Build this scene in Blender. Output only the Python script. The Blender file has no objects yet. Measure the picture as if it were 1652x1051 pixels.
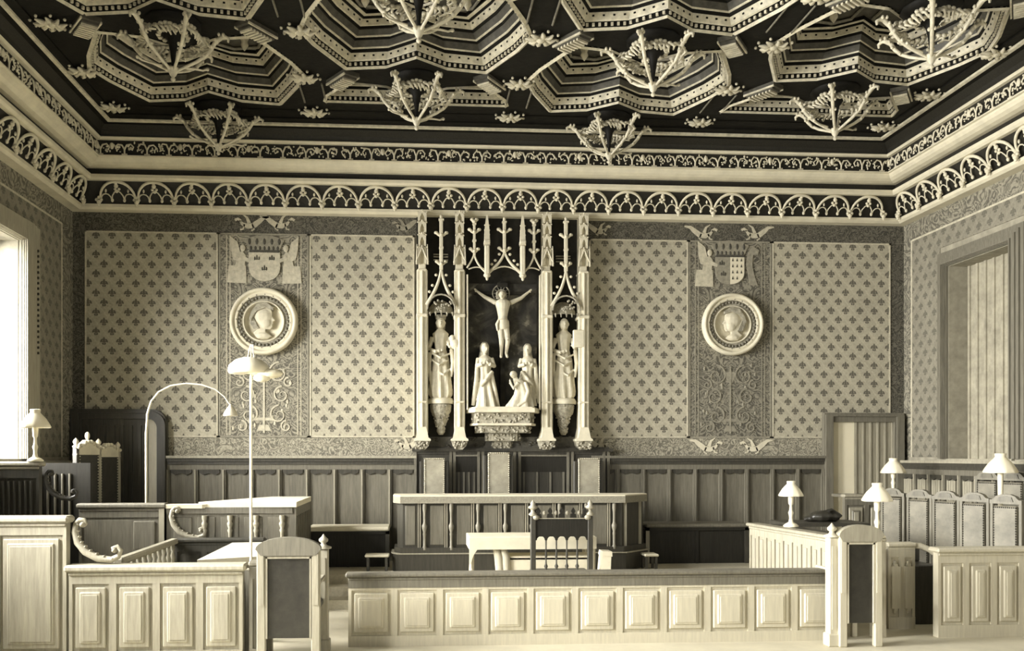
import bpy, bmesh, math, random
from mathutils import Vector, Matrix
R = random.Random(7)
PI = math.pi
sc = bpy.context.scene
COL = sc.collection

# ------------------------------------------------------------------ camera
F, CX, HY, E = 1424.0, 765.0, 738.0, 1.75
A = math.atan(93 / F); SA, CA = math.sin(A), math.cos(A)
XL, XR, D = -4.62, 6.96, 12.2          # left wall, right wall, back wall
DZ = 0.33                              # height of the dais floor

def W(px, py, y):                      # point seen at a pixel on the plane Y = y
    k = (px - CX) / F; t = y / (CA - k * SA)
    return Vector((t * (SA + k * CA), y, E + (HY - py) / F * t))
def WZ(px, py, z):
    k = (px - CX) / F; t = (z - E) * F / (HY - py)
    return Vector((t * (SA + k * CA), t * (CA - k * SA), z))

cam = bpy.data.cameras.new('camera'); co = bpy.data.objects.new('camera', cam); COL.objects.link(co)
co.location = (0, 0, E); co.rotation_euler = (PI / 2, 0, -A)
cam.sensor_fit = 'HORIZONTAL'; cam.sensor_width = 36; cam.lens = F / 1652 * 36
cam.shift_x = (826 - CX) / 1652; cam.shift_y = (HY - 525.5) / 1652
cam.clip_end = 100
sc.camera = co

# --------------------------------------------------------------- materials
def tint(v):
    return (v * 1.0, v * 0.925, v * 0.705, 1)
class N:
    def __init__(s, m):
        s.t = m.node_tree; s.n = s.t.nodes; s.l = s.t.links
    def new(s, typ, **kw):
        n = s.n.new(typ)
        for k, v in kw.items(): setattr(n, k, v)
        return n
    def put(s, sock, v):
        if isinstance(v, bpy.types.NodeSocket): s.l.new(v, sock)
        else: sock.default_value = v
    def m(s, op, a, b=0.0, c=0.0):
        n = s.new('ShaderNodeMath', operation=op)
        s.put(n.inputs[0], a); s.put(n.inputs[1], b); s.put(n.inputs[2], c)
        return n.outputs[0]
    def ramp(s, fac, pts):
        n = s.new('ShaderNodeValToRGB'); s.l.new(fac, n.inputs[0])
        e = n.color_ramp.elements
        while len(e) < len(pts): e.new(0.5)
        for i, (p, v) in enumerate(pts): e[i].position = p; e[i].color = tint(v)
        return n.outputs[0]
    def noise(s, vec, scale, detail=4, rough=.6, dist=0):
        n = s.new('ShaderNodeTexNoise'); n.inputs['Scale'].default_value = scale
        n.inputs['Detail'].default_value = detail; n.inputs['Roughness'].default_value = rough
        n.inputs['Distortion'].default_value = dist
        if vec is not None: s.l.new(vec, n.inputs['Vector'])
        return n.outputs[0]
def newmat(name, rough=.6):
    m = bpy.data.materials.new(name); m.use_nodes = True
    b = m.node_tree.nodes['Principled BSDF']; b.inputs['Roughness'].default_value = rough
    return m, N(m), b
def mat(name, v, rough=.6, var=.25, scale=6, bump=0.0, stretch=(1, 1, 1), spec=.5):
    m, n, b = newmat(name, rough)
    tc = n.new('ShaderNodeTexCoord'); mp = n.new('ShaderNodeMapping')
    n.l.new(tc.outputs['Object'], mp.inputs[0]); mp.inputs['Scale'].default_value = stretch
    f = n.noise(mp.outputs[0], scale, 6, .65)
    n.l.new(n.ramp(f, [(.28, v * (1 - var)), (.72, v * (1 + var))]), b.inputs['Base Color'])
    b.inputs['Specular IOR Level'].default_value = spec
    if bump:
        bp = n.new('ShaderNodeBump'); bp.inputs['Strength'].default_value = bump; bp.inputs['Distance'].default_value = .02
        n.l.new(f, bp.inputs['Height']); n.l.new(bp.outputs[0], b.inputs['Normal'])
    return m
WG = (14, 14, 1.2)
M = {
 'oak':     mat('oak_wood', .155, .5, .30, 3, .1, WG),
 'oak_l':   mat('pale_oak_wood', .34, .5, .22, 3, .1, WG),
 'oak_xl':  mat('bleached_oak_wood', .55, .55, .12, 3, .05, WG),
 'oak_d':   mat('dark_oak_wood', .05, .45, .35, 3, .1, WG),
 'ebony':   mat('blackened_wood', .022, .5, .35, 4, .1, WG, .3),
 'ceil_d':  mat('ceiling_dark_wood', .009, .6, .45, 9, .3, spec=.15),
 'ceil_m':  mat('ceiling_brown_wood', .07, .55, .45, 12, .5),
 'gilt':    mat('gilded_moulding', .58, .45, .3, 14, .5),
 'gilt_m':  mat('tarnished_gilding', .18, .5, .45, 18, .6),
 'marble':  mat('carved_statue_stone', .56, .7, .15, 16, .12),
 'stone':   mat('limestone', .62, .75, .12, 9, .15),
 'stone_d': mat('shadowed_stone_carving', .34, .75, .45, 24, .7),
 'plaster': mat('plaster_moulding', .66, .7, .12, 5, .05),
 'leather': mat('dark_leather', .03, .4, .4, 8, .2),
 'leather_j': mat('jury_leather', .21, .5, .3, 7, .15), 'oak_j': mat('jury_oak', .20, .5, .2, 3, .1, WG),
 'leather_l': mat('worn_leather', .34, .45, .3, 7, .15),
 'cloth':   mat('pale_cloth', .70, .9, .08, 6, .1),
 'baize':   mat('grey_table_cloth', .26, .9, .25, 60, .2),
 'glass':   mat('white_glass', .92, .3, .03, 5),
 'metal':   mat('pale_metal', .72, .35, .1, 5),
 'nail':    mat('brass_nails', .6, .35, .1, 5),
 'floor':   mat('pale_floor', .62, .7, .12, 2.0, .02),
 'carpet':  mat('pale_carpet', .50, .95, .15, 30, .1),
 'paint_l': mat('pale_paint', .50, .8, .25, 22),
 'paint_m': mat('mid_paint', .26, .8, .3, 26),
 'paint_d': mat('dark_paint', .07, .8, .4, 26),
 'nichebk': mat('niche_dark_paint', .02, .8, .7, 5, 0, (1, 1, 1), .2),
 'wallplain': mat('plain_wall', .30, .85, .25, 8),
}

def fleur_mat(name, axis, vl=.50, vd=.13):
    m, n, b = newmat(name, .85)
    g = n.new('ShaderNodeNewGeometry'); sp = n.new('ShaderNodeSeparateXYZ'); n.l.new(g.outputs['Position'], sp.inputs[0])
    x = sp.outputs[axis]; z = sp.outputs[2]; mm = n.m
    row = mm('FLOOR', mm('DIVIDE', z, .13))
    odd = mm('MULTIPLY', mm('FLOORED_MODULO', row, 2.0), .5)
    u = mm('MULTIPLY', mm('SUBTRACT', mm('FRACT', mm('ADD', mm('DIVIDE', x, .21), odd)), .5), .21)
    v = mm('MULTIPLY', mm('SUBTRACT', mm('FRACT', mm('DIVIDE', z, .13)), .5), .13)
    au = mm('ABSOLUTE', u)
    def ell(cu, cv, ru, rv, th=0):
        du = mm('SUBTRACT', au, cu); dv = mm('SUBTRACT', v, cv)
        c, s = math.cos(th), math.sin(th)
        a = mm('DIVIDE', mm('ADD', mm('MULTIPLY', du, c), mm('MULTIPLY', dv, s)), ru)
        bb = mm('DIVIDE', mm('SUBTRACT', mm('MULTIPLY', dv, c), mm('MULTIPLY', du, s)), rv)
        return mm('SUBTRACT', 1.0, mm('ADD', mm('MULTIPLY', a, a), mm('MULTIPLY', bb, bb)))
    k = mm('MAXIMUM', ell(0, .014, .017, .046), ell(.034, .006, .014, .030, .55))
    k = mm('MAXIMUM', k, ell(0, -.008, .050, .009)); k = mm('MAXIMUM', k, ell(.014, -.036, .013, .019, -.5))
    k = mm('MINIMUM', mm('MAXIMUM', mm('MULTIPLY', k, 2.2), 0.0), 1.0)
    # light diagonal trellis between the lilies
    a1 = mm('ADD', mm('DIVIDE', x, .21), mm('DIVIDE', z, .26)); a2 = mm('SUBTRACT', mm('DIVIDE', x, .21), mm('DIVIDE', z, .26))
    def line(q, off):
        w = mm('ABSOLUTE', mm('SUBTRACT', mm('FRACT', mm('ADD', q, off)), .5))
        return mm('MAXIMUM', mm('SUBTRACT', 1.0, mm('DIVIDE', w, .10)), 0.0)
    ln = mm('MAXIMUM', line(a1, .25), line(a2, .25))
    nz = n.noise(g.outputs['Position'], 34, 3, .7)
    nb = n.noise(g.outputs['Position'], 2.2, 4, .6)
    base = mm('ADD', mm('MULTIPLY', nz, .62), mm('ADD', .27, mm('MULTIPLY', ln, .10)))
    base = mm('ADD', base, mm('MULTIPLY', mm('SUBTRACT', nb, .5), .35))
    val = mm('SUBTRACT', base, mm('MULTIPLY', k, .58))
    n.l.new(n.ramp(val, [(0.0, vd), (.18, vd), (.5, vl * .78), (.95, vl * 1.25)]), b.inputs['Base Color'])
    return m
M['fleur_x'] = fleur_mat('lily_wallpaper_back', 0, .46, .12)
M['fleur_y'] = fleur_mat('lily_wallpaper_side_dimmed', 1, .25, .12)  # same paper as the back wall, coloured darker to tone down the window light

def grotesque_mat(name, axis, xc, v0, v1, sc_=9.0):
    m, n, b = newmat(name, .85)
    g = n.new('ShaderNodeNewGeometry'); sp = n.new('ShaderNodeSeparateXYZ'); n.l.new(g.outputs['Position'], sp.inputs[0])
    cb = n.new('ShaderNodeCombineXYZ')
    n.l.new(n.m('ABSOLUTE', n.m('SUBTRACT', sp.outputs[axis], xc)), cb.inputs[0]); n.l.new(sp.outputs[2], cb.inputs[1])
    f = n.noise(cb.outputs[0], sc_ * .55, 2, .5, 2.2)
    f2 = n.m('PINGPONG', n.m('MULTIPLY', f, 6.0), .5)
    f3 = n.noise(g.outputs['Position'], 45, 2, .6)
    val = n.m('ADD', n.m('MULTIPLY', f2, 1.3), n.m('MULTIPLY', n.m('SUBTRACT', f3, .5), .6))
    n.l.new(n.ramp(val, [(.12, v0), (.35, (v0 + v1) / 2), (.62, v1)]), b.inputs['Base Color'])
    return m
M['grot1'] = grotesque_mat('grotesque_painting_left', 0, -2.07, .10, .34)
M['grot2'] = grotesque_mat('grotesque_painting_right', 0, 4.43, .08, .27)
M['frieze'] = grotesque_mat('painted_frieze', 0, 1.195, .045, .15, 12)
M['dado'] = grotesque_mat('painted_dado_band', 0, 1.195, .14, .42, 12)
M['side_frieze'] = grotesque_mat('painted_side_frieze', 1, 8.0, .10, .30, 6)
m, n, b = newmat('window_glass', .05)
tr = n.new('ShaderNodeBsdfTransparent'); gl = n.new('ShaderNodeBsdfGlossy'); mx = n.new('ShaderNodeMixShader'); mx.inputs[0].default_value = .06
gl.inputs['Roughness'].default_value = .05
n.l.new(tr.outputs[0], mx.inputs[1]); n.l.new(gl.outputs[0], mx.inputs[2])
n.l.new(mx.outputs[0], n.n['Material Output'].inputs[0]); M['pane'] = m

# ------------------------------------------------------------ mesh builder
class MB:
    def __init__(s): s.v = []; s.f = []; s.mi = []; s.sm = []; s.X = None
    def add(s, vs, fs, mi=0, sm=False):
        o = len(s.v)
        if s.X is not None: vs = [s.X @ Vector(v) for v in vs]
        s.v += [tuple(v) for v in vs]
        for f in fs: s.f.append(tuple(i + o for i in f)); s.mi.append(mi); s.sm.append(sm)
        return s
    def box(s, x0, x1, y0, y1, z0, z1, mi=0, bev=0.0):
        if bev <= 0:
            vs = [(x, y, z) for z in (z0, z1) for y in (y0, y1) for x in (x0, x1)]
            return s.add(vs, [(0, 2, 3, 1), (4, 5, 7, 6), (0, 1, 5, 4), (2, 6, 7, 3), (0, 4, 6, 2), (1, 3, 7, 5)], mi)
        b = min(bev, (x1 - x0) / 2.01, (y1 - y0) / 2.01, (z1 - z0) / 2.01)
        bm = bmesh.new(); bmesh.ops.create_cube(bm, size=1)
        for v in bm.verts:
            v.co = ((x0 + x1) / 2 + v.co.x * (x1 - x0), (y0 + y1) / 2 + v.co.y * (y1 - y0), (z0 + z1) / 2 + v.co.z * (z1 - z0))
        bmesh.ops.bevel(bm, geom=bm.edges[:], offset=b, segments=1, affect='EDGES', profile=.5)
        bm.verts.index_update()
        s.add([v.co.copy() for v in bm.verts], [tuple(v.index for v in f.verts) for f in bm.faces], mi); bm.free(); return s
    def cbox(s, c, d, mi=0, bev=0.0):
        return s.box(c[0] - d[0] / 2, c[0] + d[0] / 2, c[1] - d[1] / 2, c[1] + d[1] / 2, c[2] - d[2] / 2, c[2] + d[2] / 2, mi, bev)
    def loft(s, rings, mi=0, sm=True, caps=True, closed=True):
        n = len(rings[0]); vs = [p for r in rings for p in r]; fs = []
        for i in range(len(rings) - 1):
            for j in range(n if closed else n - 1):
                k = (j + 1) % n
                fs.append((i * n + j, i * n + k, (i + 1) * n + k, (i + 1) * n + j))
        s.add(vs, fs, mi, sm)
        if caps and closed:
            s.add(rings[0], [tuple(range(n))[::-1]], mi); s.add(rings[-1], [tuple(range(n))], mi)
        return s
    def tube(s, pts, r, seg=6, mi=0, sm=True, flat=1.0):
        pts = [Vector(p) for p in pts]; n = len(pts); rings = []
        up = None
        for i, p in enumerate(pts):
            t = (pts[min(i + 1, n - 1)] - pts[max(i - 1, 0)]).normalized()
            if up is None:
                up = Vector((0, 1, 0)) if abs(t.y) < .9 else Vector((1, 0, 0))
            a = t.cross(up)
            if a.length < 1e-5: a = t.cross(Vector((1, 0, 0)))
            a.normalize(); bb = a.cross(t).normalized(); up = bb
            rr = r[i] if isinstance(r, (list, tuple)) else (r(i / (n - 1)) if callable(r) else r)
            rings.append([p + a * (math.cos(q) * rr) + bb * (math.sin(q) * rr * flat) for q in [2 * PI * j / seg for j in range(seg)]])
        return s.loft(rings, mi, sm)
    def lathe(s, c, prof, seg=16, mi=0, sm=True, ruffle=None, axis='z', caps=None):
        rings = []
        for r, z in prof:
            ring = []
            for j in range(seg):
                q = 2 * PI * j / seg; rr = max(r, 1e-4)
                zz = z
                if ruffle: rr *= 1 + ruffle[0] * math.cos(ruffle[1] * q) * (ruffle[2](z) if len(ruffle) > 2 else 1)
                if axis == 'z': ring.append((c[0] + rr * math.cos(q), c[1] + rr * math.sin(q), c[2] + zz))
                else: ring.append((c[0] + rr * math.cos(q), c[1] - zz, c[2] + rr * math.sin(q)))
            rings.append(ring)
        s.loft(rings, mi, sm, False)
        for pr, rg in ((prof[0], rings[0]), (prof[-1], rings[-1])):
            if pr[0] < .021 or caps: s.add(rg, [tuple(range(seg))], mi)
        return s
    def ell(s, c, r, u=10, w=7, mi=0):
        c = Vector(c); rings = []
        if not hasattr(r, '__len__'): r = (r, r, r)
        for i in range(w + 1):
            th = PI * i / w; k = max(math.sin(th), .001)
            rings.append([c + Vector((r[0] * k * math.cos(q), r[1] * k * math.sin(q), -r[2] * math.cos(th))) for q in [2 * PI * j / u for j in range(u)]])
        return s.loft(rings, mi, True)
    def prism(s, poly, y0, y1, mi=0, plane='xz', sm=False):
        # polygon in (a, b), extruded along the remaining axis from y0 to y1
        def P(a, b_, c):
            return (a, c, b_) if plane == 'xz' else ((a, b_, c) if plane == 'xy' else (c, a, b_))
        n = len(poly); bm = bmesh.new()
        vs = [bm.verts.new(P(a, b_, y0)) for a, b_ in poly]
        f = bm.faces.new(vs); f.normal_update(); r = bmesh.ops.triangulate(bm, faces=[f])
        bm.verts.index_update()
        tri = [tuple(v.index for v in t.verts) for t in bm.faces]; bm.free()
        s.add([P(a, b_, y0) for a, b_ in poly] + [P(a, b_, y1) for a, b_ in poly],
              tri + [tuple(i + n for i in t)[::-1] for t in tri] + [(i, (i + 1) % n, (i + 1) % n + n, i + n) for i in range(n)], mi, sm)
        return s
    def sweep(s, prof, p0, p1, nrm, mi=0, caps=True):
        # prof: (out, z) pairs; swept from p0 to p1 (xy), out direction nrm (xy); p0/p1 may shift with out for mitres via callables
        rings = []
        for pp in (p0, p1):
            rings.append([(pp(o)[0] + nrm[0] * o, pp(o)[1] + nrm[1] * o, z) for o, z in prof])
        return s.loft(rings, mi, False, caps)
    def build(s, name, mats, parent=None):
        me = bpy.data.meshes.new(name); me.from_pydata(s.v, [], s.f)
        if not isinstance(mats, (list, tuple)): mats = [mats]
        for q in mats: me.materials.append(M[q] if isinstance(q, str) else q)
        me.polygons.foreach_set('material_index', s.mi); me.polygons.foreach_set('use_smooth', s.sm)
        bm = bmesh.new(); bm.from_mesh(me); bmesh.ops.recalc_face_normals(bm, faces=bm.faces[:]); bm.to_mesh(me); bm.free()
        me.update()
        o = bpy.data.objects.new(name, me); COL.objects.link(o)
        if parent: o.parent = parent
        return o
    def solid(s, name, mats, parent=None, voxel=.008, it=2):
        o = s.build(name + '_tmp', mats); 
        md = o.modifiers.new('r', 'REMESH'); md.mode = 'VOXEL'; md.voxel_size = voxel; md.use_smooth_shade = True
        sm = o.modifiers.new('s', 'SMOOTH'); sm.iterations = it
        dg = bpy.context.evaluated_depsgraph_get(); dg.update()
        me = bpy.data.meshes.new_from_object(o.evaluated_get(dg)); me.name = name
        bpy.data.objects.remove(o)
        me.polygons.foreach_set('use_smooth', [True] * len(me.polygons))
        o = bpy.data.objects.new(name, me); COL.objects.link(o)
        if parent: o.parent = parent
        return o

def thing(name, label, cat, loc=(0, 0, 0), rz=0, group=None):
    o = bpy.data.objects.new(name, None); o.empty_display_size = .1; COL.objects.link(o)
    o.location = loc; o.rotation_euler = (0, 0, rz); o['label'] = label; o['category'] = cat
    if group: o['group'] = group
    return o
def tag(o, label, cat, group=None):
    o['label'] = label; o['category'] = cat
    if group: o['group'] = group
    return o
def struct(o):
    o['kind'] = 'structure'; return o
def copy_tree(o, label=None, loc=None, rz=None, parent=None):
    c = o.copy(); COL.objects.link(c)
    if parent: c.parent = parent
    for ch in list(o.children): copy_tree(ch, parent=c)
    if label: c['label'] = label
    if loc is not None: c.location = loc
    if rz is not None: c.rotation_euler = (0, 0, rz)
    return c
def lerp(a, b_, t): return a + (b_ - a) * t
def arc(cx, cz, r, a0, a1, n=10):
    return [(cx + r * math.cos(math.radians(lerp(a0, a1, i / n))), cz + r * math.sin(math.radians(lerp(a0, a1, i / n)))) for i in range(n + 1)]
def bez(p0, p1, p2, p3, n=10):
    out = []
    for i in range(n + 1):
        t = i / n
        out.append(tuple((1 - t) ** 3 * a + 3 * (1 - t) ** 2 * t * b_ + 3 * (1 - t) * t * t * c + t ** 3 * d for a, b_, c, d in zip(p0, p1, p2, p3)))
    return out
PW_L=(1000,1500,1250); PW_R=(30,45,55); PW_B=65; WORLD=.022; EXPO=0.17
# ================================================================ ROOM SHELL
def boxobj(name, x0, x1, y0, y1, z0, z1, m, parent=None, bev=0):
    return MB().box(x0, x1, y0, y1, z0, z1, 0, bev).build(name, m, parent)
struct(boxobj('floor', XL - .6, XR + .6, -2, D + .5, -.2, 0, 'floor'))
YD = 8.45
fl = struct(boxobj('trim_1', XL, XR, YD, D, 0, DZ, 'carpet'))          # the raised dais
wb = struct(boxobj('wall_back', XL - .5, XR + .5, D, D + .5, 0, E + 4.7, 'wallplain'))
def wallpanel(x0, x1, z0, z1, m, t=.012, frame=None, parent=wb, name='wallpaper_panel'):
    o = boxobj(name, x0, x1, D - t, D + .01, E + z0, E + z1, m, parent)
    if frame:
        b = MB(); w = .022; t2 = t + .006
        b.box(x0, x1, D - t2, D, E + z1 - w, E + z1); b.box(x0, x1, D - t2, D, E + z0, E + z0 + w)
        b.box(x0, x0 + w, D - t2, D, E + z0, E + z1); b.box(x1 - w, x1, D - t2, D, E + z0, E + z1)
        b.build('painted_border', frame, o)
    return o
for x0, x1 in ((-4.45, -2.69), (-1.46, -.03), (2.4, 3.81), (5.02, 6.75)):
    wallpanel(x0, x1, .27, 3.05, 'fleur_x', .014, 'paint_l')
wallpanel(XL, XR, 3.055, 3.40, 'frieze', .008, name='painted_frieze')
wallpanel(XL, XR, .0, .265, 'dado', .008, name='painted_dado_band')
wallpanel(XL, -4.46, .27, 3.05, 'frieze', .008, name='painted_corner_band')
wallpanel(6.76, XR, .27, 3.05, 'frieze', .008, name='painted_corner_band')
wallpanel(-2.68, -1.47, .27, 3.05, 'grot1', .008, 'paint_m', name='grotesque_band')
wallpanel(3.82, 5.01, .27, 3.05, 'grot2', .008, 'paint_m', name='grotesque_band')
# inner painted stripes and scrolls on the two grotesque bands
def ribbon(b, pts, w, y0=D - .013, t=.004, mi=0):
    n = len(pts); rings = []
    for i, (x, z) in enumerate(pts):
        a = pts[max(i - 1, 0)]; c = pts[min(i + 1, n - 1)]
        dx, dz = c[0] - a[0], c[1] - a[1]; l = math.hypot(dx, dz) or 1
        ww = w(i / (n - 1)) if callable(w) else w
        nx, nz = -dz / l * ww, dx / l * ww
        rings.append([(x - nx, y0, z - nz), (x + nx, y0, z + nz), (x + nx, y0 - t, z + nz), (x - nx, y0 - t, z - nz)])
    b.loft(rings, mi, False)
def spiral(cx, cz, r0, turns, a0, sgn=1, n=22):
    return [(cx + sgn * r0 * (1 - .85 * i / n) * math.cos(a0 + turns * 2 * PI * i / n), cz + r0 * (1 - .85 * i / n) * math.sin(a0 + turns * 2 * PI * i / n)) for i in range(n + 1)]
for xc, ml in ((-2.075, 'paint_l'), (4.415, 'paint_m')):
    b = MB()
    for s in (-1, 1):
        for q in (.455, .50): b.box(xc + s * q - .006, xc + s * q + .006, D - .012, D - .004, E + .3, E + 3.02)
        for (dx, dz, r0) in ((.2, 1.15, .15), (.24, .85, .12), (.2, .58, .13), (.30, .42, .08), (.33, 1.02, .07)):
            ribbon(b, spiral(xc + s * dx, E + dz, r0, 1.3, PI / 2, s), lambda t: .012 * (1 - .6 * t))
        for k in range(12):
            b.ell((xc + s * (.1 + .32 * R.random()), D - .01, E + .35 + .95 * R.random()), (.018, .003, .03), 6, 4)
    ribbon(b, [(xc, E + .33), (xc, E + 1.28)], .014)
    b.prism([(xc - .16, E + .5), (xc + .16, E + .5), (xc + .12, E + .54), (xc - .12, E + .54)], D - .014, D - .006)
    b.prism([(xc - .1, E + .36), (xc + .1, E + .36), (xc + .06, E + .44), (xc - .06, E + .44)], D - .014, D - .006)
    b.prism([(xc - .1, E + 1.2), (xc + .1, E + 1.2), (xc + .03, E + 1.05), (xc - .03, E + 1.05)], D - .014, D - .006)
    b.build('painted_scrollwork', ml, wb)
# little dragons on the friezes
def dragon(x, z, s, k=1.0):
    b = MB()
    P = lambda pts: [(x + s * a * k, z + c * k) for a, c in pts]
    ribbon(b, P([(-.34, .10), (-.26, .09), (-.20, .04), (-.12, -.02), (-.04, -.03), (.03, .0), (.07, .05)]), lambda t: .008 + .03 * math.sin(PI * t))
    ribbon(b, P([(.05, .04), (.09, .07), (.13, .05)]), .018)
    ribbon(b, P([(-.10, .0), (-.13, -.07), (-.09, -.09)]), .011); ribbon(b, P([(.0, .0), (.02, -.07), (.06, -.08)]), .011)
    ribbon(b, P([(-.06, .01), (-.03, .09), (.03, .13)]), lambda t: .022 * (1 - t) + .004)
    return b
for (x, y, s, k, mm) in ((395, 362, -1, 1, 'paint_l'), (460, 362, 1, 1, 'paint_l'), (1142, 378, 1, 1, 'paint_l'), (1210, 378, -1, 1, 'paint_l'), (645, 366, -1, .8, 'paint_m'), (973, 372, 1, .8, 'paint_l'),
                      (1150, 722, 1, 1, 'plaster'), (1208, 722, -1, 1, 'plaster'), (650, 718, -1, .9, 'paint_l'), (975, 718, 1, .9, 'paint_l')):
    p = W(x, y, D); dragon(p.x, p.z, s, k).build('painted_dragon', mm, wb)

# coats of arms painted above the medallions
def arms(px, py, ermine, label):
    c = W(px, py, D); y0 = D - .014
    t = thing('painted_coat_of_arms', label, 'coat of arms', (c.x, D - .01, c.z))
    L = lambda pts: [(a, z) for a, z in pts]
    sh = [(-.21, .14), (.21, .14), (.21, -.08)] + [(.21 * math.cos(q), -.08 - .17 * math.sin(q)) for q in [PI * i / 10 for i in range(1, 10)]] + [(-.21, -.08)]
    b = MB(); b.prism(sh, -.016, 0, 0)
    if ermine:
        b.prism([(.0, .14), (.2, .14), (.2, -.08)] + [(.2 * math.cos(q), -.08 - .16 * math.sin(q)) for q in [PI / 2 * i / 6 for i in range(1, 7)]], -.02, -.016, 1)
        for r_ in range(4):
            for q in range(3):
                if r_ == 3 and q == 2: continue
                x = .035 + .062 * q; z = .105 - .085 * r_
                b.prism([(x - .014, z - .022), (x + .014, z - .022), (x, z + .024)], -.024, -.02, 2)
    for (x, z) in (((-.12, .05), (-.1, -.1)) if ermine else ((-.1, .06), (.1, .06), (0, -.08))):
        for (dx, dz, rx, rz) in ((0, .012, .011, .038), (-.028, .0, .012, .026), (.028, 0, .012, .026), (0, -.012, .036, .006)):
            b.ell((x + dx, -.017, z + dz), (rx, .006, rz), 7, 5, 2)
    b.build('shield', ['paint_m' if ermine else 'paint_l', 'cloth', 'paint_d'], t)
    b = MB(); b.prism([(-.20, .17), (.20, .17), (.27, .31), (.18, .35), (.10, .37), (0, .38), (-.1, .37), (-.18, .35), (-.27, .31)], -.012, 0, 0)
    b.prism([(-.2, .15), (.2, .15), (.2, .175), (-.2, .175)], -.022, 0, 1)
    for k in range(7): b.ell((-.18 + .06 * k, -.014, .20 + .0), (.016, .006, .03), 6, 4, 1)
    for k in range(5): b.ell((-.2 + .1 * k, -.014, .29), (.02, .006, .045), 6, 4, 1)
    b.build('crown', ['paint_m', 'paint_d'], t)
    for s in (-1, 1):
        b = MB(); lite = 0
        if not ermine or s < 0:
            b.prism([(s * .26, .0), (s * .25, .10), (s * .30, .16), (s * .36, .12), (s * .38, .02), (s * .42, -.14), (s * .47, -.27), (s * .25, -.27), (s * .27, -.14)], -.012, 0)
            b.prism([(s * .32, .12), (s * .36, .28), (s * .46, .36), (s * .45, .18), (s * .42, .04), (s * .37, .03)], -.014, 0)
            b.prism([(s * .30, .10), (s * .18, .04), (s * .19, .0), (s * .31, .04)], -.018, 0)
            b.ell((s * .29, -.012, .20), (.038, .008, .05), 8, 6)
            b.prism([(s * .25, -.04), (s * .48, -.04), (s * .50, -.27), (s * .24, -.28)], -.010, 0)
        else:
            b.prism([(s * .23, .05), (s * .26, .22), (s * .33, .30), (s * .42, .25), (s * .40, .18), (s * .33, .18), (s * .32, .02), (s * .36, -.14), (s * .40, -.25), (s * .28, -.25), (s * .26, -.1)], -.012, 0)
        b.build('supporter', 'paint_l' if (not ermine or s < 0) else 'paint_m', t)
arms(427, 425, False, 'painted lily shield with dark crown between two pale angels above the left medallion')
arms(1177, 432, True, 'painted shield half covered in ermine spots, above the right medallion')

# ---------------------------------------------------------- side walls
def side_wall(name, x0, x1, openings, ytop=D + .5):
    b = MB(); ys = sorted(openings, key=lambda o: o[0]); y = -2
    for (a, c, z0, z1) in ys:
        b.box(x0, x1, y, a, 0, E + 4.7); b.box(x0, x1, a, c, 0, z0); b.box(x0, x1, a, c, z1, E + 4.7); y = c
    b.box(x0, x1, y, ytop, 0, E + 4.7)
    return struct(b.build(name, 'wallplain'))
LO = [(8.9, 10.58, E - .02, E + 2.52), (5.4, 7.5, E - .02, E + 2.52), (1.8, 3.9, E - .02, E + 2.52)]
RO = [(9.86, 11.14, E - .02, E + 2.5), (6.4, 8.4, E - .02, E + 2.5), (2.8, 4.8, E - .02, E + 2.5)]
wl = side_wall('wall_left', XL - .55, XL, LO); wr = side_wall('wall_right', XR, XR + .55, RO)
def side_patch(wall, s, y0, y1, z0, z1, m, name, t=.012):
    x = XL if s > 0 else XR
    xa, xb = sorted((x - s * .005, x + s * t))
    return MB().box(xa, xb, y0, y1, E + z0, E + z1).build(name, m, wall)
for wall, s, y_in, y_out in ((wl, 1, 11.12, 11.80), (wr, -1, 11.32, 11.97)):
    side_patch(wall, s, y_in, y_out, .0, 3.04, 'fleur_y', 'wallpaper_panel')
    side_patch(wall, s, -1.5, y_in, 2.78, 3.04, 'fleur_y', 'wallpaper_panel')
    side_patch(wall, s, -1.5, D, 3.05, 3.40, 'side_frieze', 'painted_frieze', .008)
    side_patch(wall, s, y_out, y_out + .03, .0, 3.05, 'paint_l', 'painted_border', .016)
    side_patch(wall, s, -1.5, y_out, 3.03, 3.055, 'paint_l', 'painted_border', .016)
    side_patch(wall, s, y_out + .03, D, .0, 3.05, 'side_frieze', 'painted_corner_band', .008)
for (y0, y1) in ((7.7, 8.7), (4.1, 5.2)): side_patch(wl, 1, y0, y1, 0, 2.78, 'fleur_y', 'wallpaper_panel')
for (y0, y1) in ((8.6, 9.6), (5.0, 6.2)): side_patch(wr, -1, y0, y1, 0, 2.78, 'fleur_y', 'wallpaper_panel')

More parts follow.
